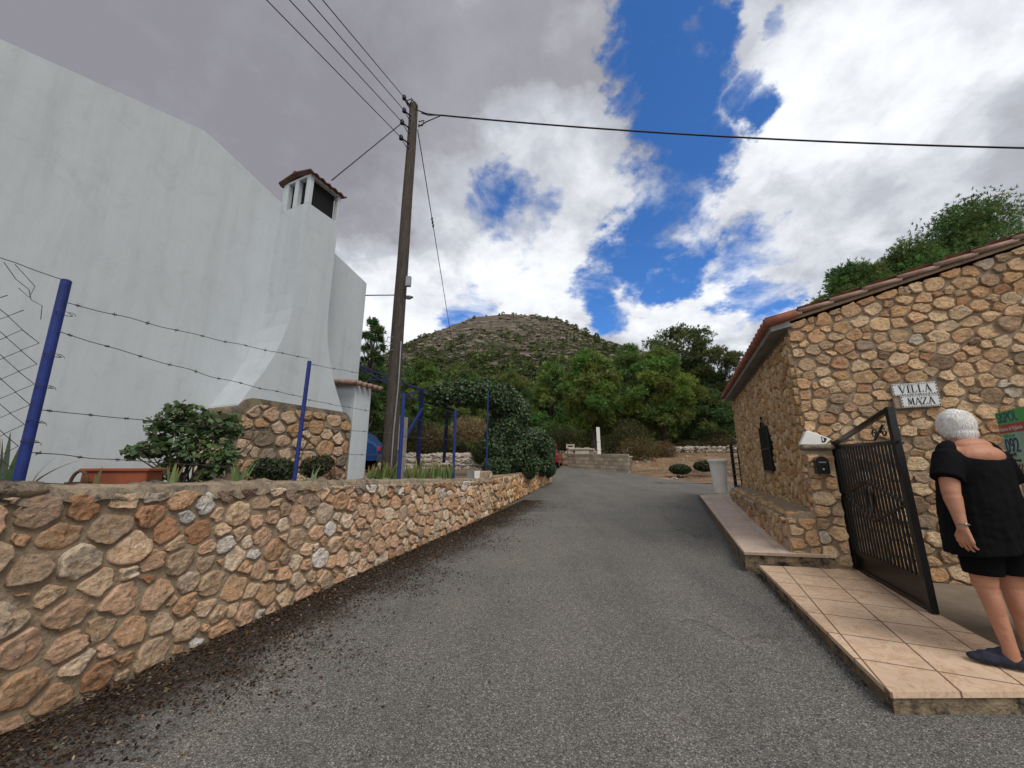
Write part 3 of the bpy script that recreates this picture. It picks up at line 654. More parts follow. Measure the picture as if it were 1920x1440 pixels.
# second wall, below the ivy
A2 = Vector((-.36, 9.75, 0)); B2 = Vector((1.75, 17.2, 0)); d2 = (B2 - A2).normalized(); n2 = Vector((d2.y, -d2.x, 0)); L2 = (B2 - A2).length
w2 = thing('rubble_wall', 'low rubble stone wall under the ivy hedge at the bend of the lane', 'wall', tuple(A2))
mb = MB()
mb.prism([A2 + Vector((0, 0, .2)), B2 + Vector((0, 0, .4)), B2 + Vector((0, 0, 1.42)), A2 + Vector((0, 0, 1.22))], -n2 * .35)
mb.build('mortar', 'mortar', w2)
g2 = lambda s: G(*(A2 + d2 * s).xy)
stones(A2, d2, (0, 0, 1), n2, [(0, g2(0)), (L2, g2(L2)), (L2, 1.40), (0, 1.2)], .06, .12, .04, 21, npt=12, rings=4, asp=.85).build('face_stones', 'stone', w2, smooth=True)
stones(A2 - n2 * .35, n2, (0, 0, 1), -d2, [(0, g2(0)), (.35, g2(0)), (.35, 1.2), (0, 1.2)], .05, .1, .04, 22, npt=12, rings=4).build('end_stones', 'stone', w2, smooth=True)

# garden level behind the wall
mb = MB()
gp = [W0 + WD * k0 - WN * .33, W0 + WD * k1 - WN * .33, A2 - n2 * .3, B2 - n2 * .3, Vector((1.2, 18.3, 0)), Vector((-14, 21, 0)), Vector((-14, -4, 0))]
NX, NY = 60, 60
def gin(x, y):
    p = Vector((x, y, 0)); 
    if (p - W0).dot(WN) > -.2 and y < 9.2: return False
    if (p - A2).dot(n2) > -.2 and y >= 9.2: return False
    return True
xs = np.linspace(-16, 2, 73); ys = np.linspace(-4, 18.25, 90)
idx = {}
for j, y in enumerate(ys):
    for i, x in enumerate(xs):
        z = 1.20 + .04 * noise.noise((x * 1.5, y * 1.5, 0)) + .02 * max(0, y - 12) - .018 * max(0, y - 3) * (1 if y < 9.5 else 0)
        idx[i, j] = len(mb.v); mb.v.append((x, y, z)); mb.c.append((1, 1, 1))
for j in range(len(ys) - 1):
    for i in range(len(xs) - 1):
        if gin(xs[i + 1], ys[j]) and gin(xs[i + 1], ys[j + 1]): mb.f.append((idx[i, j], idx[i + 1, j], idx[i + 1, j + 1], idx[i, j + 1]))
tag(mb.build('garden_soil', 'soil', smooth=True, recalc=False), kind='structure')

# litter of pine needles and dead leaves along the wall foot
n = 52000
kk = rng.uniform(-2.5, 9.5, n); q = np.abs(rng.normal(0, .36, n)) ** 1.15 * (.75 + .6 * np.sin(kk * 1.7) ** 2 + .5 * np.sin(kk * 5.3 + 1) ** 2)
wv = np.array(WD); nv = np.array(WN); P = np.array(W0)[None] + kk[:, None] * wv + (q[:, None] + .03) * nv
P[:, 2] = .047 * (.342 * P[:, 0] + .94 * P[:, 1]) + rng.uniform(.002, .012, n) + .02 * np.exp(-q / .08) * rng.random(n)
dn = rng.normal(size=(n, 3)); dn[:, 2] *= .25; dn = unit(dn); uu = rng.normal(size=(n, 3)); uu[:, 2] *= .3; uu = unit(np.cross(dn, np.cross(dn, uu)))
C = cols(n, (.060, .042, .030), .5, .1); m_ = rng.random(n) < .10; C[m_] = cols(m_.sum(), (.26, .19, .13), .4, .1); m_ = rng.random(n) < .18; C[m_] = cols(m_.sum(), (.11, .06, .03), .4)
sz = rng.uniform(.009, .034, n)
leaves('leaf_litter', P, dn, uu, sz, sz * rng.uniform(.15, .7, n), C, 'drygrass', None, tuple(W0))
tag(D.objects['leaf_litter'], 'dark strip of fallen pine needles and dead leaves along the foot of the rubble wall', 'leaf litter', kind='stuff')
n = 6000; e0 = np.array(hit(1668, 1298, .0)); e1 = np.array(hit(1400, 1050, .0)); e2_ = np.array(hit(1312, 930, .0)); t_ = rng.random(n)
P = np.where((rng.random(n) < .6)[:, None], e0 + (e1 - e0) * t_[:, None], e1 + (e2_ - e1) * t_[:, None]); P[:, 0] -= np.abs(rng.normal(0, .07, n)) + .0; P[:, 1] += rng.normal(0, .04, n)
P[:, 2] = .047 * (.342 * P[:, 0] + .94 * P[:, 1]) + rng.uniform(.002, .012, n); dn = rng.normal(size=(n, 3)); dn[:, 2] *= .25; dn = unit(dn); uu = unit(np.cross(dn, rdir(n) * [1, 1, .1] + [0, 0, 1.2]))
sz = rng.uniform(.005, .02, n); C = cols(n, (.07, .05, .035), .5, .1); m_ = rng.random(n) < .25; C[m_] = cols(m_.sum(), (.24, .18, .12), .4, .1)
leaves('leaf_litter', P, dn, uu, sz, sz * .5, C, 'drygrass', None, tuple(e1)); tag(D.objects['leaf_litter.001'], 'thin line of dry leaf crumbs along the foot of the right-hand pavement kerb', 'leaf litter', kind='stuff')
# loose grit and few leaves on the lane
n = 5000
x = rng.uniform(-2.5, 4, n); y = rng.uniform(1.2, 12, n); x = x + .33 * (y - 3)
P = np.stack([x, y, .047 * (.342 * x + .94 * y) + .006], 1)
kq = (P - np.array(W0)) @ nv; P = P[(kq > .1) & (kq < 5.2)]; n = len(P)
dn = rng.normal(size=(n, 3)); dn[:, 2] *= .2; dn = unit(dn); uu = unit(np.cross(dn, rdir(n) * [1, 1, .1] + [0, 0, 1.5]))
C = cols(n, (.25, .22, .18), .5, .1); m_ = rng.random(n) < .4; C[m_] = cols(m_.sum(), (.05, .04, .035), .4)
sz = rng.uniform(.004, .012, n)
leaves('lane_grit', P, dn, uu, sz, sz * .8, C, 'drygrass', None, (0, 0, 0)); tag(D.objects['lane_grit'], 'loose pale and dark grit scattered over the grey asphalt lane', 'grit', kind='stuff')

# ================================================================ HOUSE FRAMES
YAW = math.radians(24)
E_ = Vector((math.sin(YAW), math.cos(YAW), 0)); F_ = Vector((math.cos(YAW), -math.sin(YAW), 0)); Z = Vector((0, 0, 1))
RF = Matrix((F_, E_, Z)).transposed()      # local x = F (right), y = E (away)

# ---------------- white house on the left (gable faces the lane)
HW = Vector((-3.47, 8.2, 0))               # far corner; P(k, d, z): k back towards the camera, d out towards the lane
def hp(k, d, z): return HW - E_ * k + F_ * d + Z * z
wh = thing('white_house', 'white rendered house with a tall tiled-cap chimney on its gable, left of the lane', 'house', tuple(hp(3.4, 0, 1.1)))
prof = [(0, 5.74), (.12, 5.78), (3.41, 6.70), (3.55, 6.72), (5.42, 6.13), (7.5, 5.5)]
mb = MB(); nK = 40
pl = [hp(0, 0, .9)] + [hp(k, 0, z) for k, z in prof] + [hp(7.5, 0, .9)]
mb.prism(pl, -F_ * .3)
mb.prism([hp(0, -.3, .9), hp(0, -7, .9), hp(0, -7, 5.74), hp(0, -.3, 5.74)], -E_ * .3)
mb.prism([hp(7.5, -.3, .9), hp(7.5, -7, .9), hp(7.5, -7, 5.5), hp(7.5, -.3, 5.5)], E_ * .3)
mb.build('wall', 'white', wh)
mb = MB()
mb.prism([hp(-.12, -.34, 5.55), hp(3.48, -.34, 6.56), hp(3.48, -.34, 6.62), hp(-.12, -.34, 5.62)], -F_ * 6.8)
mb.prism([hp(3.48, -.34, 6.56), hp(7.7, -.34, 5.35), hp(7.7, -.34, 5.42), hp(3.48, -.34, 6.62)], -F_ * 6.8)
rf = mb.build('roof', 'tile', wh)
# rounded parapet lip following the gable
mb = MB(); mb.tube([hp(k, -.15, z) for k, z in [(-.02, 5.735)] + prof[1:]], .045, 8)
mb.build('parapet', 'white', wh, smooth=True)
# chimney: flared base + shaft
mb = MB()
kc, hw0 = 1.865, .335
sec = []
for z in (2.35, 2.6, 2.9, 3.2, 3.5, 3.8, 4.1, 4.4, 5.0, 6.15):
    t = max(0, min(1, (4.4 - z) / 2.0)); e = t ** 2.1
    sec.append((z, hw0 + e * .62, .735 + 0 * e, kc + 0.0 * e))
vs = []
for z, hw, dd, k in sec:
    vs += [hp(k + hw * 1.0, -.01, z), hp(k + hw, dd, z), hp(k - hw, dd, z), hp(k - hw, -.01, z)]
fs = [(i * 4 + a, i * 4 + (a + 1) % 4, i * 4 + 4 + (a + 1) % 4, i * 4 + 4 + a) for i in range(len(sec) - 1) for a in range(4)] + [(0, 1, 2, 3), tuple((len(sec) - 1) * 4 + a for a in range(4))]
mb.add(vs, fs)
ch = thing('chimney', None, None, (0, 0, 0)); D.objects.remove(ch)
chim = mb.build('chimney', 'white', wh)
# chimney head: corner posts, openings, tiled cap
mb = MB(); zt0, zt1 = 6.15, 6.72
def cp(k, d, z0, z1, sk, sd_): mb.box(hp(k + (.003 if k > kc else -.003), d, (z0 + z1) / 2 - .005), (sd_, sk, z1 - z0 + .01), RF, bev=.006)
cp(kc + hw0 - .04, .735 - .05, zt0, zt1, .08, .10); cp(kc + hw0 - .05, .07, zt0, zt1, .10, .14); cp(kc + hw0 - .05, .37, zt0, zt1, .10, .10)
cp(kc - hw0 + .03, .735 - .05, zt0, zt1, .06, .10); cp(kc - hw0 + .04, .07, zt0, zt1, .08, .14)
mb.box(hp(kc, .367, zt1 + .02), (.74, .67, .05), RF)
mb.build('chimney_head', 'white', chim)
mb = MB(); mb.box(hp(kc, .367, (zt0 + zt1) / 2), (.58, .50, zt1 - zt0 - .004), RF); mb.build('flue_dark_fill', 'black', chim)  # solid black box between the posts, the dark of the hollow is its colour
mb = MB()
for s in (-1, 1):                                   # two thin tiled slopes meeting at a ridge
    nn_c = 44; vs = []
    for i in range(nn_c + 1):
        k = kc - .41 + .82 * i / nn_c; w_ = .014 * math.cos(i * 2 * math.pi / 7.3)
        for d_, z_ in ((.367 + s * .44, zt1 + .045), (.367, zt1 + .135), (.367, zt1 + .105), (.367 + s * .44, zt1 + .018)): vs.append(hp(k, d_ + s * .01 * noise.noise((i * .7, 0, 0)), z_ + w_ + .01 * noise.noise((i * .4, s, 0))))
    mb.add(vs, [(i * 4 + a, i * 4 + (a + 1) % 4, i * 4 + 4 + (a + 1) % 4, i * 4 + 4 + a) for i in range(nn_c) for a in range(4)] + [(0, 1, 2, 3), tuple(nn_c * 4 + a for a in range(4))])
mb.tube([hp(kc - .42, .367, zt1 + .13), hp(kc + .42, .367, zt1 + .13)], .032, 8)
mb.build('cap_tiles', 'oldtile', chim, smooth=True)
# rubble plinth (back of an outdoor fireplace)
mb = MB(); kL, kR, zp = 2.84, .80, 2.48
def arch(kL, kR, z0, z1, r): 
    out = [(kL, z0)]
    for a in range(7): t = math.pi / 2 * a / 6; out.append((kL - r + r * math.cos(t), z1 - r + r * math.sin(t)))
    for a in range(7): t = math.pi / 2 * (1 - a / 6); out.append((kR + r - r * math.cos(t), z1 - r + r * math.sin(t) + (.0)))
    return out + [(kR, z0)]
ap = arch(kL, kR, .95, zp, .22)
mb.prism([hp(k, .0, z) for k, z in ap], F_ * .78)
mb.build('stone_base', 'mortar_dark', wh)
PALD = [((.52, .35, .22), 4), ((.45, .28, .15), 3), ((.55, .42, .30), 3), ((.24, .19, .14), 3)]
PALD += [((.50, .36, .24), 3)]
st1 = stones(hp(kL, .78, 0), E_, Z, F_, [(.05, 1.0), (2.0, 1.0), (2.0, 2.25), (1.84, 2.4), (.25, 2.4), (.05, 2.2)], .05, .15, .035, 33, gap=.017, npt=22, rings=6, pal=PALD)
st1.build('base_stones', 'stone', wh, smooth=True)
stones(hp(kL, .0, 0), F_, Z, -E_, [(.0, 1.0), (.74, 1.0), (.74, 2.2), (.0, 2.2)], .07, .13, .03, 34, gap=.03, npt=14, rings=4, pal=PALD).build('base_stones', 'stone', wh, smooth=True)
# white pier with little tiled ledge
mb = MB(); mb.box(hp(.575, .40, 2.0), (.80, .41, 2.1), RF, bev=.01); mb.build('pier', 'white', wh)
mb = MB()
for i in range(6):
    mb.tube([hp(.95 - .14 * i, -.02, 3.16), hp(.93 - .14 * i, .93, 3.06)], [.045, .052], 8)
mb.build('ledge_tiles', 'verge', wh, smooth=True)
mb = MB(); mb.tube([hp(.3, .80, 1.05), hp(.3, .80, 1.18)], .09, 10); mb.ell(hp(.36, .74, 1.15), (.17, .17, .15), None, 12, 8, rough=.5); mb.build('pier_footing', 'mortar_dark', wh, smooth=True)

# street lamp arm from the house corner
lampb = atY(678, 556, 8.35)
la = thing('street_lamp', 'thin grey wall-bracket street lamp reaching from the white house corner past the utility pole', 'street lamp', tuple(lampb))
mb = MB(); e1 = atY(752, 553, 8.35); mb.tube([lampb + Vector((-.1, 0, -.22)), lampb + Vector((0, 0, -.02)), lampb + Vector((.05, 0, .03)), e1], .016, 8); mb.build('arm', 'metal', la, smooth=True)
mb = MB(); e2 = atY(766, 557, 8.35); mb.ell(e2, (.12, .07, .035), None, 14, 8); mb.ell(e2 + Vector((.0, 0, -.03)), (.08, .05, .03), None, 12, 6); mb.build('lamp_head', 'metal', la, smooth=True)

# ================================================================ RIGHT STONE HOUSE
C0 = Vector((3.65, 4.67, 0))
def rp(a, k, z, b=0): return C0 + F_ * a + E_ * k + Z * z       # a along the front, k along the side (away)
LK = 6.0; EZ = 3.30; RA = 4.2; SL = .247; RZ = EZ + RA * SL
rh = thing('stone_house', 'rubble stone house with terracotta roof and barred side window, right of the lane', 'house', tuple(rp(0, 0, .3)))
mb = MB()
mb.prism([rp(0, 0, -.2), rp(RA, 0, -.2), rp(2 * RA, 0, -.2), rp(2 * RA, 0, EZ), rp(RA, 0, RZ), rp(0, 0, EZ)], E_ * .3)
mb.prism([rp(0, .3, -.2), rp(.3, .3, -.2), rp(.3, .3, EZ), rp(0, .3, EZ)], E_ * (LK - .3))
mb.prism([rp(.3, LK - .3, -.2), rp(2 * RA, LK - .3, -.2), rp(2 * RA, LK - .3, EZ), rp(RA, LK - .3, RZ), rp(.3, LK - .3, EZ + .08)], E_ * .3)
mb.prism([rp(2 * RA, .3, -.2), rp(2 * RA - .3, .3, -.2), rp(2 * RA - .3, .3, EZ), rp(2 * RA, .3, EZ)], E_ * (LK - .6))
mb.build('wall', 'mortar', rh)
PALR = [((.57, .385, .22), 6), ((.52, .315, .165), 5), ((.62, .45, .28), 4), ((.43, .24, .125), 1.6), ((.52, .46, .36), .8), ((.42, .29, .18), 2.5), ((.55, .35, .20), 4)]
FR = 4.2
def dk(s, t): return .05
stones(rp(0, 0, 0), F_, Z, -E_, [(0, .25), (FR, .0), (FR, EZ + FR * SL + .045), (0, EZ + .02)], .036, .088, .028, 41, gap=.009, npt=18, rings=6, pal=PALR, dark=dk, holes=[(.85, 2.13, 1.28, 2.44)]).build('front_stones', 'stone', rh, smooth=True)
PALS = [((.60, .42, .235), 5), ((.54, .35, .17), 4), ((.66, .49, .29), 3), ((.46, .27, .13), 1.5)]
wk0, wk1, wz0, wz1 = 1.82, 2.46, 1.40, 2.16
stones(rp(0, LK, 0), -E_, Z, -F_, [(0, .5), (LK, .3), (LK, EZ - .12), (0, EZ - .12)], .036, .085, .032, 42, gap=.007, npt=12, rings=4, asp=1.0, pal=PALS, holes=[(LK - wk1 - .03, wz0 - .03, LK - wk0 + .03, wz1 + .05)]).build('side_stones', 'stone', rh, smooth=True)
# roof: corrugated barrel tiles
def roof_half(a0, a1, z0, z1, sgn):
    mb = MB(); k_a, k_b = -.06, LK + .25; per = .20; nn = int((k_b - k_a) / per) * 8; rows = 12
    vs = []; fs = []
    for r in range(rows + 1):
        for q in (0, 1):
            if r == rows and q: continue
            t = (r + (0 if q == 0 else .995)) / rows if q else r / rows
            for j in range(nn + 1):
                ph = j / 8 * 2 * math.pi; h = .045 * (math.cos(ph) if math.cos(ph) > -.2 else -.2 - .4 * (math.cos(ph) + .2)) + (.022 if q == 0 else 0)
                a = a0 + (a1 - a0) * t; z = z0 + (z1 - z0) * t
                vs.append(rp(a, k_a + per * j / 8, z + h))
    R_ = len(vs) // (nn + 1)
    fs = [(i * (nn + 1) + j, i * (nn + 1) + j + 1, (i + 1) * (nn + 1) + j + 1, (i + 1) * (nn + 1) + j) for i in range(R_ - 1) for j in range(nn)]
    mb.add(vs, fs); return mb
ov = .25
mb = roof_half(-ov, RA, EZ - ov * SL + .13, RZ + .13, 1); m2_ = roof_half(2 * RA + ov, RA, EZ - ov * SL + .13, RZ + .13, -1); mb.add(m2_.v, m2_.f)
# tile thickness at the eaves: half-round ends
for j in range(int((LK + .31) / .20)):
    k = -.06 + .2 * j
    mb.tube([rp(-ov - .01, k, EZ - ov * SL + .115), rp(-ov + .35, k, EZ - (ov - .35) * SL + .12)], [.062, .05], 10)
roof = mb.build('roof', 'tile', rh, smooth=True)
mb = MB(); mb.prism([rp(-ov + .05, -.05, EZ - ov * SL + .0), rp(.02, -.05, EZ - .02), rp(.02, -.05, EZ + .06), rp(-ov + .05, -.05, EZ - ov * SL + .07)], E_ * (LK + .25)); mb.build('eave_board', 'concrete', rh)
mb = MB()
for s in range(26):
    a = -ov + .04 + s * .34
    if a > RA: break
    mb.tube([rp(a, -.055, EZ + a * SL + .135), rp(a + .37, -.055, EZ + (a + .37) * SL + .112)], [.034, .026], 10)
mb.build('verge_tiles', 'verge', rh, smooth=True)
mb = MB(); mb.prism([rp(-ov + .03, 0, EZ - ov * SL + .06), rp(RA, 0, RZ + .06), rp(RA, 0, RZ + .10), rp(-ov + .03, 0, EZ - ov * SL + .10)], -E_ * .030); mb.build('verge_mortar', 'mortar', rh)
# window
kw = (wk0 + wk1) / 2
mb = MB(); mb.box(rp(-.012, kw, (wz0 + wz1) / 2), (.03, wk1 - wk0, wz1 - wz0), RF); win = mb.build('window', 'black', rh)
mb = MB()
for i in range(9): k = wk0 + (wk1 - wk0) * i / 8; mb.tube([rp(-.075, k, wz0), rp(-.075, k, wz1)], .011, 6)
for z in (wz0, (wz0 + wz1) / 2, wz1 - .01): mb.bar(rp(-.075, wk0 - .02, z), rp(-.075, wk1 + .02, z), .02, .03)
mb.tube([rp(-.075, kw + .16 * math.cos(a), wz1 + .11 * math.sin(a)) for a in np.linspace(0, math.pi, 10)], .012, 6)
mb.tube([rp(-.075, kw, wz1), rp(-.075, kw, wz1 + .17)], .012, 6); mb.ell(rp(-.075, kw, wz1 + .17), (.025,) * 3, None, 8, 6)
for k in (wk0, wk1):
    for z in (wz0 + .06, wz1 - .06): mb.tube([rp(-.075, k, z), rp(.0, k, z)], .01, 6)
mb.build('grille', 'iron', win, smooth=False)
# stone bench along the side wall
BW, BZ = .36, .93
bn = thing('stone_bench', 'rubble stone bench built along the side of the stone house', 'bench', tuple(rp(-BW, .3, .5)))
mb = MB(); nK = 50
for j in range(nK + 1):
    k = -.13 + (LK - .24) * j / nK
    for a, z in ((-BW, .2), (-BW, BZ - .06), (-BW + .03, BZ - .01), (-.18, BZ + .02), (-.0, BZ + .05), (-.0, .2)):
        mb.v.append(tuple(rp(a + .014 * noise.noise((k * 6, z * 6, 0)), k, z + (.025 * noise.noise((k * 5, a * 9, 2)) if z > .5 else 0)))); mb.c.append((1, 1, 1))
for j in range(nK):
    for i in range(5): mb.f.append((j * 6 + i, j * 6 + i + 1, j * 6 + 7 + i, j * 6 + 6 + i))
mb.f += [tuple(range(6)), tuple(nK * 6 + i for i in range(6))]
mb.build('seat', 'mortar', bn, smooth=False)
LB = LK - .38 + .12
stones(rp(-BW + .01, -.13, 0), F_, Z, -E_, [(0, .45), (BW - .08, .43), (BW - .08, BZ - .04), (0, BZ - .04)], .04, .085, .028, 48, gap=.009, npt=16, rings=6, pal=PALR).build('end_stones', 'stone', bn, smooth=True)
stones(rp(-BW, LK - .38, 0), -E_, Z, -F_, [(0, .74), (LB, .45), (LB, BZ - .04), (0, BZ - .04)], .035, .085, .03, 44, gap=.008, npt=12, rings=4, pal=PALR, dark=lambda s, t: .35).build('face_stones', 'stone', bn, smooth=True)
stones(rp(-BW + .01, LK - .4, BZ - .005), -E_, F_, Z, [(0, 0), (LB - .02, 0), (LB - .02, BW - .02), (0, BW - .02)], .045, .10, .022, 45, gap=.012, npt=12, rings=4, pal=PALS).build('top_stones', 'stone', bn, smooth=True)
# gate pillar
gpil = thing('gate_pillar', 'short rubble stone gate pillar with a mortar top, carrying the black letterbox', 'pillar', tuple(rp(-.05, -.1, .4)))
pa0, pa1, pb = -.07, .20, .13; pz = 1.73
mb = MB(); mb.box(rp((pa0 + pa1) / 2, -pb / 2 + .0, (pz + .1) / 2), (pa1 - pa0, pb, pz - .1), RF, bev=.012); mb.build('core', 'mortar', gpil)
stones(rp(pa0, -pb, 0), F_, Z, -E_, [(.005, .42), (pa1 - pa0 - .005, .40), (pa1 - pa0 - .005, pz - .10), (.005, pz - .10)], .04, .088, .028, 46, gap=.009, npt=18, rings=6, pal=PALR).build('face_stones', 'stone', gpil, smooth=True)
stones(rp(pa0, 0, 0), -E_, Z, -F_, [(.0, BZ + .02), (pb, BZ + .02), (pb, pz - .05), (0, pz - .05)], .035, .06, .015, 47, npt=12, rings=4).build('side_stones', 'stone', gpil, smooth=True)
mb = MB(); mb.box(rp((pa0 + pa1) / 2, -pb / 2 - .01, pz - .02), (pa1 - pa0 + .05, pb + .07, .06), RF, bev=.02); mb.build('cap', 'mortar_dark', gpil)
# letterbox on the pillar
lb = rp(.05, -pb - .07, 1.50)
lt = thing('letterbox', 'small black arched letterbox on the stone gate pillar', 'letterbox', tuple(lb))
mb = MB(); pr = [(x * .72, z * .85) for x, z in [(-.085, -.11), (.085, -.11), (.085, .05)] + [(.085 * math.cos(a), .05 + .07 * math.sin(a)) for a in np.linspace(.3, math.pi - .3, 8)] + [(-.085, .05)]]
mb.prism([lb + F_ * x + Z * z + E_ * .05 for x, z in pr], -E_ * .11); mb.build('case', 'iron', lt)
mb = MB(); mb.box(lb - E_ * .064 + Z * .035, (.07, .006, .014), RF); mb.build('slot', 'metal', lt); mb = MB(); mb.ell(lb - E_ * .066 - Z * .045, (.012, .006, .012), RF, 10, 6); mb.build('lock', 'metal', lt)
# white casing standing on the pillar
wc = rp(.075, -.09, pz + .012)
wb = thing('meter_casing', 'tilted white casing with a small dark emblem, propped on top of the stone gate pillar', 'casing', tuple(wc))
mb = MB(); pr = [(x * .78, z * .85) for x, z in [(-.235, .005), (-.13, .19), (-.09, .20), (.12, .095), (.165, .07), (.09, .0), (-.05, -.004)]]
mb.prism([wc + F_ * x + Z * z + E_ * .03 for x, z in pr], -E_ * .09); o = mb.build('case', 'white2', wb)
bvm = o.modifiers.new('b', 'BEVEL'); bvm.width = .008; bvm.segments = 2
mb = MB(); mb.prism([wc + F_ * x + Z * z - E_ * .0615 for x, z in ((.035, .095), (.088, .070), (.066, .028), (.035, .025))], -E_ * .002); mb.build('emblem', 'ink', wb)
mb = MB(); mb.prism([wc + F_ * x + Z * z - E_ * .0640 for x, z in ((.042, .080), (.052, .084), (.056, .05), (.050, .036), (.042, .05))], -E_ * .001); mb.build('emblem_mark', 'white2', wb)

# ---------------- iron gate leaf, swung open
H0 = Vector((3.845, 4.50, 0)); H1 = Vector((3.435, 3.37, 0)); gd = (H1 - H0); GL = gd.length; gd.normalize()
gt = thing('iron_gate', 'black iron gate leaf with vertical bars and sloping top rail, swung open beside the woman', 'gate', (H0.x, H0.y, .36))
gn = Vector((gd.y, -gd.x, 0)); RG = Matrix((gd, gn, Z)).transposed()
def gq(s, z): return H0 + gd * s + Z * z
zh, zn, zm0 = 1.76, 2.0, 1.765
zb0, zb1 = .37, .325
mb = MB()
mb.bar(gq(0, zb0), gq(0, 1.78), .055, .05, up=gn); mb.bar(gq(GL, zb1), gq(GL, 2.02), .055, .05, up=gn)
mb.bar(gq(0, 1.75), gq(GL, 2.00), .045, .035, up=gn)
mb.bar(gq(0, 1.72), gq(GL, 1.70), .035, .03, up=gn)
mb.bar(gq(0, .56), gq(GL, .565), .045, .035, up=gn); mb.bar(gq(0, zb0 + .02), gq(GL, zb1 + .02), .04, .035, up=gn)
mb.build('frame', 'iron', gt)
mb = MB(); mb.prism([gq(0, zb0 + .02) , gq(GL, zb1 + .02), gq(GL, .56), gq(0, .56)], gn * .006); mb.build('kick_panel', 'iron', gt)
mb = MB()
for i in range(1, 20):
    s = GL * i / 20; mb.box(gq(s, 1.14), (.016, .016, 1.15), RG)
mb.build('bars', 'iron', gt)
mb = MB()
dc = gq(GL * .5, 1.17)
mb = MB(); dm = [dc + gd * -.58, dc + Z * .17, dc + gd * .58, dc - Z * .22]
for i in range(4): mb.bar(dm[i] + gn * .012, dm[(i + 1) % 4] + gn * .012, .018, .018, up=gn)
mb.build('diamond', 'iron', gt); mb = MB()
for s in (-1, 1):
    mb.tube([dc + gn * .014 + gd * (s * .05 * math.sin(a * 1.0) * (1 + 0)) + Z * (.13 * math.cos(a)) for a in np.linspace(0, math.pi, 14)], .008, 6)
mb.build('oval', 'iron', gt); mb = MB()
c1_ = gq(GL * .80, 1.80); 
for s in (-1, 1):
    pts = []
    for t in np.linspace(0, 1, 20):
        a = t * 2.4 * math.pi; r = .05 * (1 - .7 * t); pts.append(c1_ + gd * (s * .08 + s * -r * math.cos(a)) + Z * (r * math.sin(a)))
    mb.tube(pts, .008, 6); mb.build('scroll', 'iron', gt); mb = MB()
mb.bar(c1_ + gd * -.10 + Z * -.06, c1_ + gd * .10 + Z * .08, .014); mb.build('scroll_bar', 'iron', gt)
mb = MB(); mb.tube([gq(GL + .02, 1.71), gq(GL + .10, 1.69)], .008, 6); mb.build('latch', 'iron', gt); mb = MB(); mb.tube([gq(GL, .98) - gn * .02, gq(GL, .98) - gn * .08, gq(GL - .08, .97) - gn * .08], .010, 6); mb.build('handle', 'iron', gt)

# ---------------- tile sign VILLA MAZA
STR = {'V': [(0, 1, .45, 0, .13), (.9, 1, .5, 0, .06), (-.1, 1, .22, 1, .05), (.72, 1, 1.0, 1, .05)],
       'I': [(.2, 0, .2, 1, .14), (0, 1, .4, 1, .05), (0, 0, .4, 0, .05)],
       'L': [(.2, 0, .2, 1, .14), (0, 1, .4, 1, .05), (0, 0, .75, 0, .05), (.72, 0, .75, .25, .06)],
       'A': [(.45, 1, .9, 0, .13), (.45, 1, .08, 0, .06), (.2, .35, .7, .35, .05), (-.08, 0, .22, 0, .05), (.72, 0, 1.0, 0, .05)],
       'M': [(.12, 0, .15, 1, .06), (.15, 1, .5, .1, .13), (.5, .1, .85, 1, .06), (.88, 1, .9, 0, .14), (-.05, 0, .28, 0, .05), (.72, 0, 1.08, 0, .05), (0, 1, .2, 1, .05), (.8, 1, 1.05, 1, .05)],
       'Z': [(.05, 1, .8, 1, .06), (.78, 1, .05, 0, .14), (.05, 0, .82, 0, .06), (.05, 1, .04, .75, .06), (.82, 0, .83, .25, .06)]}
WDT = {'V': .9, 'I': .4, 'L': .75, 'A': .9, 'M': 1.0, 'Z': .85}
def letters(mb, txt, O, X, Y, Nn, h, sp):
    x = 0; i = 0
    for ch_ in txt:
        for (x0, y0, x1, y1, w) in STR[ch_]:
            a = Vector(O) + X * (x + x0 * h * .8) + Y * (y0 * h); b = Vector(O) + X * (x + x1 * h * .8) + Y * (y1 * h)
            d = (b - a).normalized(); pp = Nn.cross(d) * (w * h / 2); a = a - d * w * h * .15; b = b + d * w * h * .15
            i += 1; off = Nn * (.0002 * (i % 7))
            mb.add([a + pp + off, a - pp + off, b - pp + off, b + pp + off], [(0, 1, 2, 3)])
        x += WDT[ch_] * h * .8 + sp
    return x
NF = -E_
sg = thing('house_sign', 'white glazed tile sign reading VILLA MAZA in black letters on the stone house', 'sign', tuple(rp(1.06, -.05, 2.28)))
mbt = MB(); mbi = MB(); mbm = MB()
for row, (txt, a0, z0, wd, hgt) in enumerate((('VILLA', .875, 2.285, .385, .135), ('MAZA', .93, 2.145, .33, .135))):
    nt_ = len(txt); tw = wd / (nt_ + 0.0)
    tilt = .012
    X = (F_ + Z * tilt).normalized(); Yv = Z
    O = rp(a0, -.052, z0)
    for i in range(nt_): mbt.box(O + X * (tw * (i + .5)) + Yv * (hgt / 2), (tw - .003, .018, hgt), RF, bev=.002)
    lh = .082 if row == 0 else .078; gp_ = .017 if row == 0 else .010; Xl = X * .86; wtx = letters(MB(), txt, O, Xl, Yv, NF, lh, gp_) * .86
    letters(mbi, txt, O + X * ((wd - wtx + gp_) / 2) + Yv * .028 + NF * .011, Xl, Yv, NF, lh, gp_)
    nd = 17
    for i in range(nd):
        for yy in (.010, hgt - .010): mbi.box(O + X * (wd * (i + .5) / nd) + Yv * yy + NF * .010, (wd / nd * .55, .002, .007), RF)
    for i in range(4):
        for xx in (.009, wd - .009): mbi.box(O + X * xx + Yv * (hgt * (i + .5) / 4) + NF * .010, (.007, .002, hgt / 7), RF)
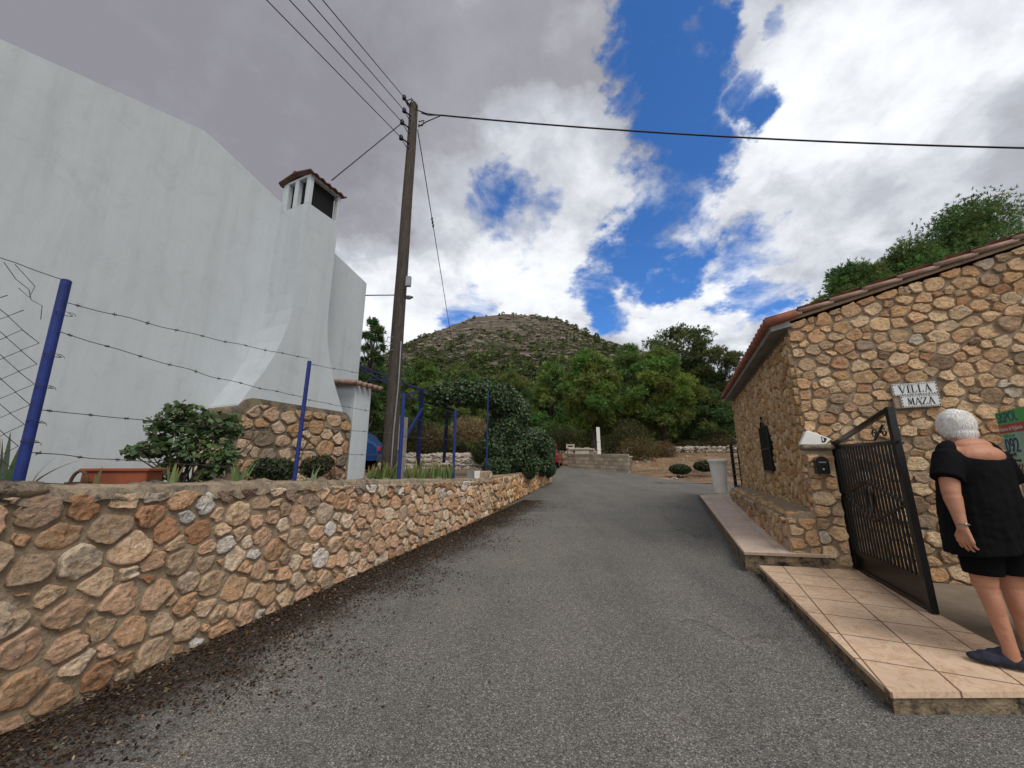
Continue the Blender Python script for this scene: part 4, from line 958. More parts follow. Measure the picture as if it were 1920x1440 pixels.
mbm.box(rp(1.07, -.03, 2.28), (.40, .03, .29), RF, bev=.01)
mbm.build('mortar_bed', 'mortar', sg); mbt.build('tiles', 'glaze', sg); mbi.build('lettering', 'ink', sg, recalc=False)

# ---------------- alarm board at the right edge, on a rendered pillar
def text_mesh(s, O, X, Y, size, ext=.0008):
    cu = D.curves.new('t', 'FONT'); cu.body = s; cu.size = size; cu.extrude = ext; ob = D.objects.new('t', cu); col.objects.link(ob)
    bpy.context.view_layer.update(); dg = bpy.context.evaluated_depsgraph_get(); me = D.meshes.new_from_object(ob.evaluated_get(dg))
    Nn = X.cross(Y); vs = [Vector(O) + X * v.co.x + Y * v.co.y + Nn * v.co.z for v in me.vertices]; fs = [tuple(p.vertices) for p in me.polygons]
    D.objects.remove(ob); D.meshes.remove(me); D.curves.remove(cu); return vs, fs
bt = math.radians(36); BX = -Vector((math.sin(bt), math.cos(bt), 0))           # towards the camera = reading direction
BNn = BX.cross(Z)                                                              # faces the lane
B0 = atY(1897, 880, 3.1)                                                       # lower left corner
if BNn.x > 0: BNn = -BNn
pcol = thing('gate_pillar', 'cream rendered gate pillar at the right edge, behind the woman and carrying the alarm board', 'pillar', (B0.x, B0.y, .3))
Rb = Matrix((BX, BNn, Z)).transposed()
mb = MB(); mb.box(B0 + BX * .48 - BNn * .22 + Z * (-.45 + .0), (.96, .40, 1.5), Rb, bev=.015); mb.build('shaft', 'concrete_pale', pcol)
al = thing('alarm_board', 'green, red and mint alarm notice board with large number 092 at the right edge', 'sign', tuple(B0))
BW_, BH_ = .52, .455
mb = MB(); mb.box(B0 + BX * BW_ / 2 + Z * BH_ / 2, (BW_, .012, BH_), Rb); mb.build('panel', 'mint', al)
def strip(z0, z1, m, nm_, x0=0.0, x1=BW_):
    mb = MB(); mb.box(B0 + BX * (x0 + x1) / 2 + Z * (z0 + z1) / 2 + BNn * .0075, (x1 - x0, .002, z1 - z0), Rb); return mb.build(nm_, m, al)
strip(.352, BH_, 'green_ink', 'heading_band'); strip(.285, .350, 'red_ink', 'subtitle_band'); strip(.0, .045, 'glaze', 'check_band')
def btxt(s, x, z, size, m, nm_):
    vs, fs = text_mesh(s, B0 + BX * x + Z * z + BNn * .0095, BX, Z, size); mb = MB(); mb.add(vs, fs); mb.build(nm_, m, al, recalc=False)
btxt('SISPOL', .015, .368, .115, 'blueink', 'heading_text'); btxt('Sistema de Vigilancia', .02, .302, .045, 'glaze', 'subtitle_text')
btxt('Policía Local', .05, .250, .036, 'green_ink', 'small_text'); btxt('092', .035, .135, .155, 'blueink', 'number_text')
btxt('CONSEJO', .02, .105, .026, 'ink', 'small_text'); btxt('M', .14, .10, .045, 'ink', 'small_text'); btxt('Sistema Asociado', .02, .062, .03, 'ink', 'small_text')
mb = MB()
for i in range(24):
    for j in range(2):
        if (i + j) % 2: mb.box(B0 + BX * (.011 + .0217 * i) + Z * (.011 + .0217 * j) + BNn * .0092, (.0217, .0015, .0217), Rb)
mb.build('check_pattern', 'ink', al)

# ================================================================ PAVEMENTS (right)
def slab(name, pts, m_top, m_side, lab, kerb=.03, thick=.5):
    t = thing(name, lab, 'pavement', tuple(pts[0])); o = t
    mb = MB(); n = len(pts)
    mb.add(list(pts) + [p - Z * kerb for p in pts], [tuple(range(n))] + [(i, (i + 1) % n, n + (i + 1) % n, n + i) for i in range(n)]); mb.build('paving', m_top, t)
    mb = MB(); c = sum(pts, Vector()) / n; q = [p + (c - p).normalized() * .02 - Z * kerb for p in pts]
    seg = []
    for i in range(n):
        a, b = q[i], q[(i + 1) % n]; K_ = max(2, int((b - a).length / .06))
        for j in range(K_): seg.append(a.lerp(b, j / K_))
    vs = []; m = len(seg); L = 5
    for l in range(L):
        for p in seg:
            f = 1 if l == 0 else 1 + .012 * noise.noise(Vector((p.x * 9, p.y * 9, l))) 
            w_ = Vector((c.x + (p.x - c.x) * f, c.y + (p.y - c.y) * f, p.z - .07 * l)); vs.append(w_)
    mb.add(vs, [(l * m + i, l * m + (i + 1) % m, (l + 1) * m + (i + 1) % m, (l + 1) * m + i) for l in range(L - 1) for i in range(m)]); mb.build('kerb', m_side, t)
    return t
low = [hit(1668, 1298, .12), hit(1423, 1060, .12), hit(1600, 1066, .12), hit(1757, 1150, .12), hit(1851, 1200, .12), Vector((3.2, 2.55, 0)), Vector((4.3, 1.9, 0)), Vector((4.0, 1.2, 0))]
low[-3] = hit(1925, 1236, .12)
low[-2] = low[-3] + Vector((.35, -.75, 0)); low[-2].z = G(*low[-2].xy) + .12
low[-1] = low[0] + (hit(1920, 1298, .12) - low[0]) * 2.6
for p in low[-2:]: p.z = G(p.x, p.y) + .12
sl = slab('pavement', low, 'pave_low', 'kerb', 'cream tiled lower pavement with stained kerb, under the woman')
upp = [hit(1395, 1035, .23), hit(1312, 928, .10), hit(1374, 925, .12), rp(-BW + .02, LK - .4, 0), rp(-BW + .02, .0, 0), rp(.1, -.1, 0), hit(1556, 1041, .27)]
for p, dz_ in zip(upp[3:6], (.13, .25, .26)): p.z = G(p.x, p.y) + dz_
slab('pavement', upp, 'pave_up', 'kerb', 'narrow rosy upper pavement beside the stone bench, one step above the cream one')
# thin rendered strip between both (bright nosing)
# courtyard concrete
mb = MB(); cy = [rp(.1, 0, 0), rp(9, 0, 0), rp(9, -7, 0), rp(.8, -7, 0)]
pts = [Vector((3.80, 4.56, 0)), rp(9, 0.02, 0), rp(9, -6, 0), Vector((4.0, 1.0, 0)), low[-2], low[-3], low[4], low[3]]
mb.add([Vector((p.x, p.y, G(p.x, p.y) + .035)) for p in pts], [tuple(range(len(pts)))]); tag(mb.build('courtyard', 'court', recalc=True), kind='structure')

# white planter at the far end
pc = hit(1352, 925, .115)
pt = thing('plaster_urn', 'tall white tapered plaster pot at the far end of the upper pavement', 'pot', tuple(pc))
mb = MB(); mb.lathe(pc, [(.17, .0), (.175, .02), (.20, .45), (.225, .80), (.235, .86), (.27, .90), (.275, .94), (.26, .96), (.22, .96), (.20, .90)], 28); mb.build('body', 'white2', pt, smooth=True)
mb = MB(); mb.lathe(pc + Z * .90, [(.20, 0), (.19, .02)], 20); mb.build('soil', 'soil', pt)
# black side gate behind the house corner
p0 = atY(1379, 906, 11.0); p1 = atY(1393, 908, 10.3)
sgt = thing('side_gate', 'narrow black iron gate at the far corner of the stone house, behind the white pot', 'gate', (p0.x, p0.y, .85))
mb = MB(); b_ = .82
for p in (p0, p1): mb.box((p.x, p.y, b_ + .62), (.06, .06, 1.30))
mb.bar((p0.x, p0.y, b_ + 1.24), (p1.x, p1.y, b_ + 1.30), .04); mb.bar((p0.x, p0.y, b_ + .1), (p1.x, p1.y, b_ + .1), .04); mb.build('frame', 'iron', sgt)
mb = MB()
for i in range(8): mb.bar((p0.x, p0.y, b_ + .12 + .15 * i), (p1.x, p1.y, b_ + .16 + .15 * i), .03, .02)
q = (Vector((p0.x, p0.y, 0)) + Vector((p1.x, p1.y, 0))) / 2; mb.tube([Vector((p0.x, p0.y, b_ + 1.27)), Vector((q.x, q.y, b_ + 1.44)), Vector((p1.x, p1.y, b_ + 1.35))], .02, 6)
mb.build('rungs', 'iron', sgt)

# ================================================================ WIRE FENCE ON THE LEFT WALL
def wk(k, z, q=-.15): p = W0 + WD * k + WN * q; return Vector((p.x, p.y, z))
def kof(u, v=890, q=-.15):
    d = ray(u, v); r = d[0] / d[1]; P0 = W0 + WN * q       # P0.x + .3272k = r (P0.y + .9449k)
    return (P0.x - r * P0.y) / (r * .9449 - .3272)
def zat(u, v, k, q=-.15): p = W0 + WD * k + WN * q; d = ray(u, v); return HC + d[2] * p.y / d[1]
fen = thing('wire_fence', 'blue tubular posts with strands of barbed wire and torn chain link on the rubble wall', 'fence', tuple(wk(0, 1.35)))
posts = [(36, 900, 116, 525, .027), (551, 905, 582, 677, .022), (748, 892, 757, 738, .030), (850, 892, 854, 769, .028), (912, 878, 916, 735, .018)]
PK = []
for ub, vb, ut, vt, r in posts:
    k = kof(ub, vb); zt = zat(ut, vt, k); PK.append((k, zt))
    kt = k; mb = MB(); a = wk(k, top(k) - .1); b = wk(k, zt); b = b + (atY(ut, vt, b.y) - b) * .6
    mb.tube([a, b - (b - a).normalized() * .008, b], [r, r, r * .8], 14); mb.build('post', 'blue', fen, smooth=False)
print('posts', PK)
def wirepts(a, b, sag, n=26, wob=.008, twist=0, seed=0):
    out = []
    for i in range(n + 1):
        t = i / n; p = a.lerp(b, t); p = p - Z * (sag * 4 * t * (1 - t)) + Vector((noise.noise((t * 9, seed, 0)), noise.noise((t * 9, seed, 5)), noise.noise((t * 9, seed, 9)))) * wob * min(1, 8 * t, 8 * (1 - t)); out.append(p)
    return out
def barbed(mb, pts, r=.0022, barbs=3):
    mb.tube(pts, r, 5)
    L = len(pts)
    for j in range(1, L - 1, barbs):
        p = pts[j]; d = (pts[j + 1] - pts[j - 1]).normalized()
        for s in (-1, 1):
            a = Vector(rdir(1)[0]); a = (a - d * a.dot(d)).normalized() * .018; mb.tube([p - a + d * .004 * s, p + a - d * .004 * s], .0015, 4)
        mb.tube([p - d * .012, p + d * .012], r * 2, 5)
vis = [((125, 535), (580, 672), .02), ((108, 622), (578, 745), .03), ((72, 768), (285, 787), .01), ((62, 848), (545, 878), .02), ((52, 905), (540, 915), .01)]
for si, ((u0, v0), (u1, v1), sg_) in enumerate(vis):
    mb = MB(); k0_ = PK[0][0]; k1_ = PK[1][0]; a = wk(k0_, min(zat(u0, v0, k0_), 2.56)); 
    if si == 2: u1, v1 = 560, 812
    b = wk(k1_, zat(u1, v1, k1_)); barbed(mb, wirepts(a, b, sg_, 40, .012, seed=si), .0028, 4); mb.build('barbed_strand', 'wire', fen)
for si, ((u0, v0), (u1, v1)) in enumerate([((584, 682), (756, 712)), ((580, 748), (756, 780)), ((570, 800), (752, 812)), ((562, 850), (750, 852))]):
    mb = MB(); a = wk(PK[1][0], zat(u0, v0, PK[1][0])); b = wk(PK[2][0], zat(u1, v1, PK[2][0])); barbed(mb, wirepts(a, b, .01, 24, .01, seed=9 + si), .0028, 4); mb.build('barbed_strand', 'galv', fen)
for si, ((u0, v0), (u1, v1)) in enumerate([((756, 780), (853, 800)), ((752, 818), (852, 824)), ((750, 855), (850, 860))]):
    mb = MB(); a = wk(PK[2][0], zat(u0, v0, PK[2][0])); b = wk(PK[3][0], zat(u1, v1, PK[3][0])); barbed(mb, wirepts(a, b, .01, 20, .01, seed=19 + si), .003, 5); mb.build('barbed_strand', 'galv', fen)
for si, ((u0, v0), (u1, v1)) in enumerate([((853, 800), (914, 808)), ((852, 828), (914, 830))]):
    mb = MB(); a = wk(PK[3][0], zat(u0, v0, PK[3][0])); b = wk(PK[4][0], zat(u1, v1, PK[4][0])); barbed(mb, wirepts(a, b, .01, 12, .01, seed=29 + si), .003, 5); mb.build('barbed_strand', 'galv', fen)
# wire tie ends on the first post
mb = MB(); kA = PK[0][0]
for vz in (590, 668, 727, 793, 830):
    z = zat(80, vz, kA)
    mb.tube([wk(kA, z) + Vector((.037 * math.cos(a), .037 * math.sin(a), .002 * a)) for a in np.linspace(0, 6.4, 14)], .0022, 4)
    p = wk(kA, z); mb.tube([p + Vector((.037, -.01, 0)), p + Vector((.06, -.01, .008)), p + Vector((.085, -.01, -.006)), p + Vector((.09, -.01, -.018))], .0022, 4)
    mb.build('wire_tie', 'wire', fen); mb = MB()
# chain link panel to the left of the first post
mb = MB(); s_ = .064; kp = kA - .012; zt_ = PK[0][1] - .02; zbot = 1.42
for i in range(26):
    pts = []
    for j in range(21):
        z = zbot + j * s_; k = kp - .03 - s_ * (i + .5) + (.5 if (i + j) % 2 else -.5) * s_ * 1.04 - .16 * max(0, z - 1.9) ** 1.5
        k += .008 * noise.noise((k * 6, z * 6, 2)); z += .012 * noise.noise((k * 5, z * 5, 8))
        if z < zt_ - .05 - .10 * max(0, 3 - i): pts.append(wk(k, z) + WN * (.004 if j % 2 else -.004))
    mb.tube(pts, .0026, 4, cap=False)
mb.tube(wirepts(wk(kp - 1.6, zt_ + .03), wk(kp, zt_), .0, 20, .02), .0026, 5)
mb.tube([wk(kp - .28, zt_ - .01), wk(kp - .22, zt_ - .09), wk(kp - .16, zt_ - .13), wk(kp - .14, zt_ - .19), wk(kp - .09, zt_ - .21), wk(kp - .08, zt_ - .3)], .002, 4)
mb.tube([wk(kp - .24, zt_ - .0), wk(kp - .14, zt_ - .10), wk(kp - .15, zt_ - .18), wk(kp - .2, zt_ - .14)], .002, 4)
mb.build('chain_link', 'wire', fen)

# ================================================================ UTILITY POLE
PB = atY(728, 875, 7.6); PB.z = 1.1; PT = atY(776, 198, 7.6)
up_ = thing('utility_pole', 'tall weathered wooden utility pole with insulators behind the rubble wall', 'utility pole', tuple(PB))
mb = MB(); pts = []; rr = []
for i in range(15): t = i / 14; pts.append(PB.lerp(PT, t) + Vector((noise.noise((t * 4, 0, 0)) * .015, 0, 0))); rr.append(.148 - .045 * t)
mb.tube(pts, rr, 14); mb.build('shaft', 'wood', up_, smooth=True)
INS = []
for (u, v, du, dv) in ((758, 183, 768, 200), (758, 207, 770, 220), (754, 229, 768, 243), (752, 258, 768, 272)):
    a = atY(u, v, 7.3); b = atY(du + 2, dv, 7.55); mb = MB()
    mb.tube([b, a], .018, 6); mb.lathe(a - Z * .06, [(.03, 0), (.05, .02), (.03, .05), (.05, .08), (.03, .12), (.015, .14)], 10); INS.append(a)
    mb.tube([a, a + Vector((.1, .1, -.16)), b + Vector((0, 0, -.12))], .010, 5)
    mb.build('insulator', 'cable', up_, smooth=True)
mb = MB()
for (pl_) in ([(790, 212), (803, 216), (826, 216)], [(784, 238), (800, 228), (826, 217)], [(778, 205), (800, 213), (826, 216)], [(766, 200), (760, 190), (772, 185), (782, 200)], [(785, 228), (795, 226), (792, 236), (784, 234)], [(768, 196), (772, 188), (779, 192), (781, 204)]):
    mb.tube([atY(u, v, 7.45) for u, v in pl_], .013, 6); mb.build('cable_loop', 'cable', up_, smooth=True); mb = MB()
mb = MB(); mb.tube([atY(u, v, 7.44) for u, v in ((733, 880), (738, 810), (747, 720), (752, 640))], .014, 6); mb.tube([atY(u, v, 7.42) for u, v in ((737, 632), (727, 632), (725, 640), (735, 645), (726, 650), (728, 658), (738, 655))], .009, 6); mb.build('conduit', 'metal', up_, smooth=False); mb = MB()
mb.box(atY(766, 528, 7.4), (.10, .08, .22)); mb.build('junction_box', 'metal', up_, smooth=False)
# overhead cables
def cable(name, pts, r, lab, grp=None, m='cable', sag=0, nseg=24):
    a, b = pts; P_ = [a.lerp(b, i / nseg) - Z * sag * 4 * (i / nseg) * (1 - i / nseg) for i in range(nseg + 1)]
    mb = MB(); mb.tube(P_, r, 6); o = mb.build(name, m, None, tuple(a), smooth=True); tag(o, lab, 'cable', grp); return P_
tl = [(605, 0), (578, 0), (543, 0), (500, 0)]
lb_ = ['rightmost', 'second from the right', 'third from the right', 'leftmost']
for i in range(4):
    a = INS[i]; far = atY(tl[i][0], tl[i][1], 4.2); b = a + (far - a) * 3.2
    cable('overhead_wire', (a, b), .0085, 'thin wire rising from the pole to the top left, %s of four' % lb_[i], 'four overhead wires running up from the pole', sag=.0)
a = atY(826, 216, 7.45); b = atY(1920, 266, 6.0); dd = b - a; P_ = cable('overhead_cable', (a, a + dd * 1.25), .018, 'thick twisted black cable crossing the sky from the pole to the right', sag=.22, nseg=60)
a = atY(752, 232, 7.35); b = atY(622, 338, 6.0); cable('service_wire', (a, b), .011, 'thin wire running from the pole down behind the white chimney', sag=.0)
a = atY(783, 243, 7.6); b = atY(842, 608, 16.0)
mbx = MB(); P_ = [a.lerp(b, i / 30) for i in range(31)]
gw = thing('guy_wire', 'thin wire with small fittings dropping from the pole towards the hill', 'cable', tuple(a))
mbx.tube(P_ + [b + (b - a) * .15], .012, 6); mbx.build('strand', 'galv', gw, smooth=True)
mb = MB()
for v in (402, 410, 418): p = a + (b - a) * ((v - 243) / 365 * .72); mb.ell(p, (.03, .03, .07), None, 8, 6); mb.build('fitting', 'cable', gw, smooth=True); mb = MB()

# cabinet beside the pole
cb = atY(743, 870, 8.2); cb.z = 1.1
cab = thing('meter_cabinet', 'slim grey concrete meter cabinet standing behind the utility pole', 'cabinet', tuple(cb))
ctop = atY(749, 782, 8.2).z
mb = MB(); mb.box((cb.x + .03, cb.y, (ctop + 1.0) / 2), (.27, .2, ctop - 1.0), RF, bev=.01); mb.build('body', 'concrete', cab)
mb = MB(); mb.box((cb.x + .04, cb.y - .12, ctop - .45), (.2, .02, .55), RF); mb.build('door', 'concrete_pale', cab)

# ---------------- pergola of blue posts behind the fence
pg = thing('pergola', 'blue steel pergola frame with diagonal brace between the pole and the ivy arch', 'pergola', tuple(atY(783, 868, 10.5)))
def bp(u, v, Y): return atY(u, v, Y)
mb = MB(); mb.bar(bp(783, 880, 10.5), bp(791, 730, 10.5), .09); mb.build('post', 'blue_shaded', pg)
mb = MB(); mb.bar(bp(832, 868, 11.5), bp(839, 770, 11.5), .07); mb.build('post', 'blue_shaded', pg)
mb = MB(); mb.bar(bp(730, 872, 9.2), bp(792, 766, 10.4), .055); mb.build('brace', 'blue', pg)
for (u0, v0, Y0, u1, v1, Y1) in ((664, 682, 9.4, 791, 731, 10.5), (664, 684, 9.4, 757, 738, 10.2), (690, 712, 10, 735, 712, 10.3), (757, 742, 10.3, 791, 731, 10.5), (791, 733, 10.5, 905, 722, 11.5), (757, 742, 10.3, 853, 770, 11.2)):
    mb = MB(); mb.bar(bp(u0, v0, Y0), bp(u1, v1, Y1), .05); mb.build('beam', 'blue_shaded', pg)

# ================================================================ CARS
def car(name, lab, loc, rz, body, L=4.2, Wd=1.75, H=1.45):
    t = thing(name, lab, 'car', loc); R = Matrix.Rotation(rz, 3, 'Z'); O = Vector(loc)
    def P(x, y, z): return O + R @ Vector((x, y, z))
    prof = [(-2.05, .35), (-2.1, .55), (-2.08, .80), (-1.95, .92), (-1.75, .98), (-1.45, 1.30), (-1.1, 1.42), (-.2, 1.46), (.4, 1.38), (1.05, 1.02), (1.7, .88), (2.02, .72), (2.1, .5), (2.05, .3)]
    prof = [(x * L / 4.2, z * H / 1.46) for x, z in prof]
    mb = MB(); vs = []; n = len(prof)
    ys = [(-1, .0), (-1, 1), (-.8, 1.0), (.8, 1.0), (1, 1)]
    secs = [(-.5, .0), (-.46, .04), (.46, .04), (.5, 0)]
    for yy, ins in ((-.5, 1), (-.46, 0), (.46, 0), (.5, 1)):
        for x, z in prof:
            tz = max(0, (z - .85) / .6); yv = yy * Wd * (1 - .18 * tz); k = 1 - .03 * ins
            vs.append(P(x * k, yv, z * (k if ins else 1)))
    fs = [tuple(range(n - 1, -1, -1)), tuple(3 * n + i for i in range(n))]
    for r in range(3):
        for i in range(n): fs.append((r * n + i, r * n + (i + 1) % n, (r + 1) * n + (i + 1) % n, (r + 1) * n + i))
    mb.add(vs, fs); mb.build('body', body, t, smooth=False)
    for s in (-1, 1):
        def side(x, z): tz = max(0, (z - .85) / .6); return P(x, s * Wd * (.5 * (1 - .18 * tz) + .004), z)
        mb = MB(); mb.prism([side(-1.55, 1.0), side(-1.35, 1.28), side(-.95, 1.36), side(-.25, 1.39), side(-.25, .96)], R @ Vector((0, s * .01, 0))); mb.build('side_window', 'darkglass', t)
        mb = MB(); mb.prism([side(-.15, .96), side(-.15, 1.39), side(.38, 1.31), side(.92, 1.0)], R @ Vector((0, s * .01, 0))); mb.build('side_window', 'darkglass', t)
        mb = MB(); mb.box(P(0, s * (Wd / 2 + .005), .66), (3.2, .02, .035), R); mb.build('trim_strip', 'metal', t)
        for x in (-1.3, 1.3):
            mb = MB(); a = P(x * L / 4.2, s * (Wd / 2 - .2), .31); b = P(x * L / 4.2, s * (Wd / 2 + .01), .31); mb.tube([a, b], .31, 20); wl = mb.build('wheel', 'rubber', t)
            mb = MB(); mb.tube([b, b + (b - a).normalized() * .01], .19, 16); mb.build('rim', 'metal', wl)
        mb = MB(); mb.box(P(-2.07 * L / 4.2, s * .68, .80), (.06, .3, .16), R, bev=.01); mb.build('tail_light', 'red_ink', t)
        mb = MB(); mb.box(P(2.02 * L / 4.2, s * .62, .66), (.1, .36, .14), R, bev=.01); mb.build('headlight', 'glaze', t)
    for (x0, z0, x1, z1, nm_) in ((-1.76, 1.0, -1.47, 1.29, 'rear_window'), (.44, 1.37, 1.02, 1.04, 'windscreen')):
        mb = MB(); nrm = Vector((-(z1 - z0), 0, (x1 - x0))).normalized() * .012
        mb.prism([P(x0 * 1 + nrm.x, -.62, z0 + nrm.z), P(x1 + nrm.x, -.60, z1 + nrm.z), P(x1 + nrm.x, .60, z1 + nrm.z), P(x0 + nrm.x, .62, z0 + nrm.z)], R @ (nrm * .3)); mb.build(nm_, 'darkglass', t)
    return t
car('parked_car', 'blue parked car half hidden behind the white house corner and the utility pole', (-7.02, 14.6, 1.30), math.radians(182), 'bluecar', H=1.58)
car('parked_car', 'red parked car peeking out behind the ivy hedge', (2.3, 24.9, 1.32), math.radians(78), 'redcar', H=1.5)

# ================================================================ BLOCK WALL AND THINGS AT THE BEND
ba = Vector((3.55, 24.3, 0)); bb = Vector((6.2, 20.1, 0))
bw = thing('block_wall', 'low pale concrete block wall at the far side of the bend', 'wall', (ba.x, ba.y, 1.3))
mb = MB(); d_ = (bb - ba).normalized(); L_ = (bb - ba).length; nn_ = Vector((-d_.y, d_.x, 0))
if nn_.y > 0: nn_ = -nn_
Rw = Matrix((d_, -nn_, Z)).transposed(); rnd = random.Random(3)
mb2 = MB(); mb2.prism([ba + Z * .9, bb + Z * .7, bb + Z * 1.94, ba + Z * 2.1], -nn_ * .2); mb2.build('mortar', 'mortar_dark', bw)
mb = MB()
for r in range(5):
    x = -.2 * (r % 2)
    while x < L_:
        w_ = rnd.choice((.38, .4, .3, .45)); xa, xb = max(0, x), min(L_, x + w_); 
        if xb - xa > .05:
            z0 = (1.20 + r * .21) - .16 * (xa / L_) * 1.0; c_ = ba + d_ * (xa + xb) / 2 + Z * (z0 + .1) + nn_ * .02
            c1 = rnd.choice(((.36, .31, .23), (.42, .35, .25), (.30, .25, .18), (.46, .38, .28)))
            mb.box(c_, (xb - xa - .015, .06, .195), Rw, col=c1, bev=.008)
        x += w_
mb.build('blocks', 'stone', bw)
mb = MB(); mb.prism([ba + Z * 2.10 + nn_ * .05, bb + Z * 1.94 + nn_ * .05, bb + Z * 1.99 + nn_ * .05, ba + Z * 2.15 + nn_ * .05], -nn_ * .32); mb.build('coping', 'concrete_pale', bw)
# white pole
wp = atY(1124, 853, 22.3); wp1 = atY(1121, 801, 22.3)
mb = MB(); o_ = thing('marker_post', 'white square post standing behind the block wall', 'post', (wp.x, wp.y, 1.5))
mb.bar((wp.x, wp.y, 1.4), wp1, .17); mb.build('post', 'white2', o_); mb = MB(); mb.box((wp.x - .02, wp.y - .0, 2.9), (.20, .20, .03)); mb.build('band', 'white2', o_); mb = MB(); mb.box((wp.x, wp.y, 2.4), (.20, .20, .03)); mb.build('band', 'white2', o_)
# concrete barbecue
bq = atY(1090, 850, 25.3)
q_ = thing('barbecue', 'pale block barbecue with slab top behind the block wall', 'barbecue', (bq.x, bq.y, 1.5))
mb = MB(); mb.box((bq.x, bq.y, 2.0), (.95, .6, 1.02), bev=.01); mb.build('body', 'concrete_pale', q_)
mb = MB(); mb.box((bq.x - .15, bq.y, 2.56), (1.5, .75, .08), bev=.01); mb.build('slab_top', 'concrete_pale', q_)
mb = MB(); mb.box((bq.x - .85, bq.y, 2.0), (.12, .6, 1.02)); mb.build('leg', 'concrete_pale', q_)
mb = MB(); mb.box((bq.x + .66, bq.y + .1, 2.05), (.30, .5, .7)); mb.build('side_block', 'concrete', q_)
o_ = thing('crate', 'small pale wooden crate on the left end of the barbecue slab', 'crate', (bq.x - .75, bq.y, 2.6))
mb = MB()
for z in (2.64, 2.82):
    for yy in (-.2, .2): mb.box((bq.x - .72, bq.y + yy, z + .02), (.5, .03, .06)); mb.build('slat', 'concrete_pale', o_); mb = MB()
for xx in (-.95, -.5):
    for yy in (-.2, .2): mb.box((bq.x + xx + .005, bq.y + yy * .93, 2.75), (.05, .03, .28)); mb.build('corner_post', 'concrete_pale', o_); mb = MB()
# low field wall along the wood edge: individual boulders as one dry-stone row
fw = thing('dry_stone_wall', 'long low dry-stone wall of pale boulders along the edge of the wood', 'wall', (10, 29.5, 2.3))
mb = MB(); rnd = random.Random(8)
for i in range(150):
    x = 4.5 + 18 * i / 150; y = 29.5 + rnd.uniform(-.3, .3) - .1 * (x - 10); z = G(x, y)
    for j in range(2): r = rnd.uniform(.13, .27); mb.ell((x + rnd.uniform(-.1, .1), y, z + .05 + .22 * j + rnd.uniform(-.05, .05)), (r, r * .8, r * .65), Matrix.Rotation(rnd.uniform(0, 3), 3, 'Z'), 8, 6, rough=.8)
mb.build('boulders', 'palestone', fw, smooth=False)
fw2 = thing('dry_stone_wall', 'low stone terrace wall behind the blue pergola posts', 'wall', (-3.5, 18.9, 1.2))
mb = MB()
for i in range(110):
    x = -9 + 8.6 * i / 110; y = 18.9 + rnd.uniform(-.1, .1)
    for j in range(4): r = rnd.uniform(.11, .2); mb.ell((x, y + rnd.uniform(-.05, .05), 1.35 + .2 * j), (r * 1.2, r * .8, r * .75), Matrix.Rotation(rnd.uniform(-.4, .4), 3, 'Y'), 8, 6, rough=.8)
mb.build('boulders', 'palestone', fw2, smooth=False)
# scattered loose stones on the bank
for i in range(26):
    x = rnd.uniform(6.5, 17); y = rnd.uniform(17.5, 27)
    if y < 20.5 and x < 7.5: continue
    r = rnd.uniform(.05, .16); p = (x, y, gz(x, y) + r * .2)
    mb = MB(); mb.ell(p, (r, r * .8, r * .6), Matrix.Rotation(rnd.uniform(0, 3), 3, 'Z'), 9, 6, rough=.9)
    tag(mb.build('field_stone', 'palestone', None, p), 'small pale loose stone lying on the dry sandy bank', 'stone', 'loose stones scattered on the sandy bank')

# ================================================================ VEGETATION
def bush(name, lab, cat, blobs_, n, L, Wd, base, m='leaf', core=True, up=.0, loc=None, group=None, twigs=0, thick=.35, corem='core', stems=None):
    loc = loc or tuple(Vector(blobs_[0][0]) - Z * blobs_[0][1][2]); t = thing(name, lab, cat, loc, group)
    vol = np.array([b[1][0] * b[1][1] + b[1][1] * b[1][2] + b[1][0] * b[1][2] for b in blobs_]); cnt = (n * vol / vol.sum()).astype(int)
    Ps = []; Ds = []
    for (c, r), k in zip(blobs_, cnt):
        d = rdir(k); rad = 1 - thick * rng.random(k) ** 1.3 + rng.normal(0, .03, k)
        Ps.append(np.array(c)[None] + d * rad[:, None] * np.array(r)[None]); Ds.append(unit(d / np.array(r)[None]))
    P = np.concatenate(Ps); Nn = np.concatenate(Ds); n = len(P)
    dn = unit(rng.normal(size=(n, 3)) * .8 + [0, 0, up]); U = unit(np.cross(dn, Nn + rng.normal(size=(n, 3)) * .7))
    L_ = L * rng.uniform(.6, 1.3, n); C = cols(n, base, .3, .1); 
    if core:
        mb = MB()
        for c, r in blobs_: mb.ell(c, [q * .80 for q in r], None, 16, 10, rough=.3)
        mb.build('dark_core', corem, t, smooth=True)  # solid core keeps the bush opaque, inner shade put into its near-black green
    leaves('foliage', P, dn, U, L_, L_ * Wd / L, C, m, t)
    return t
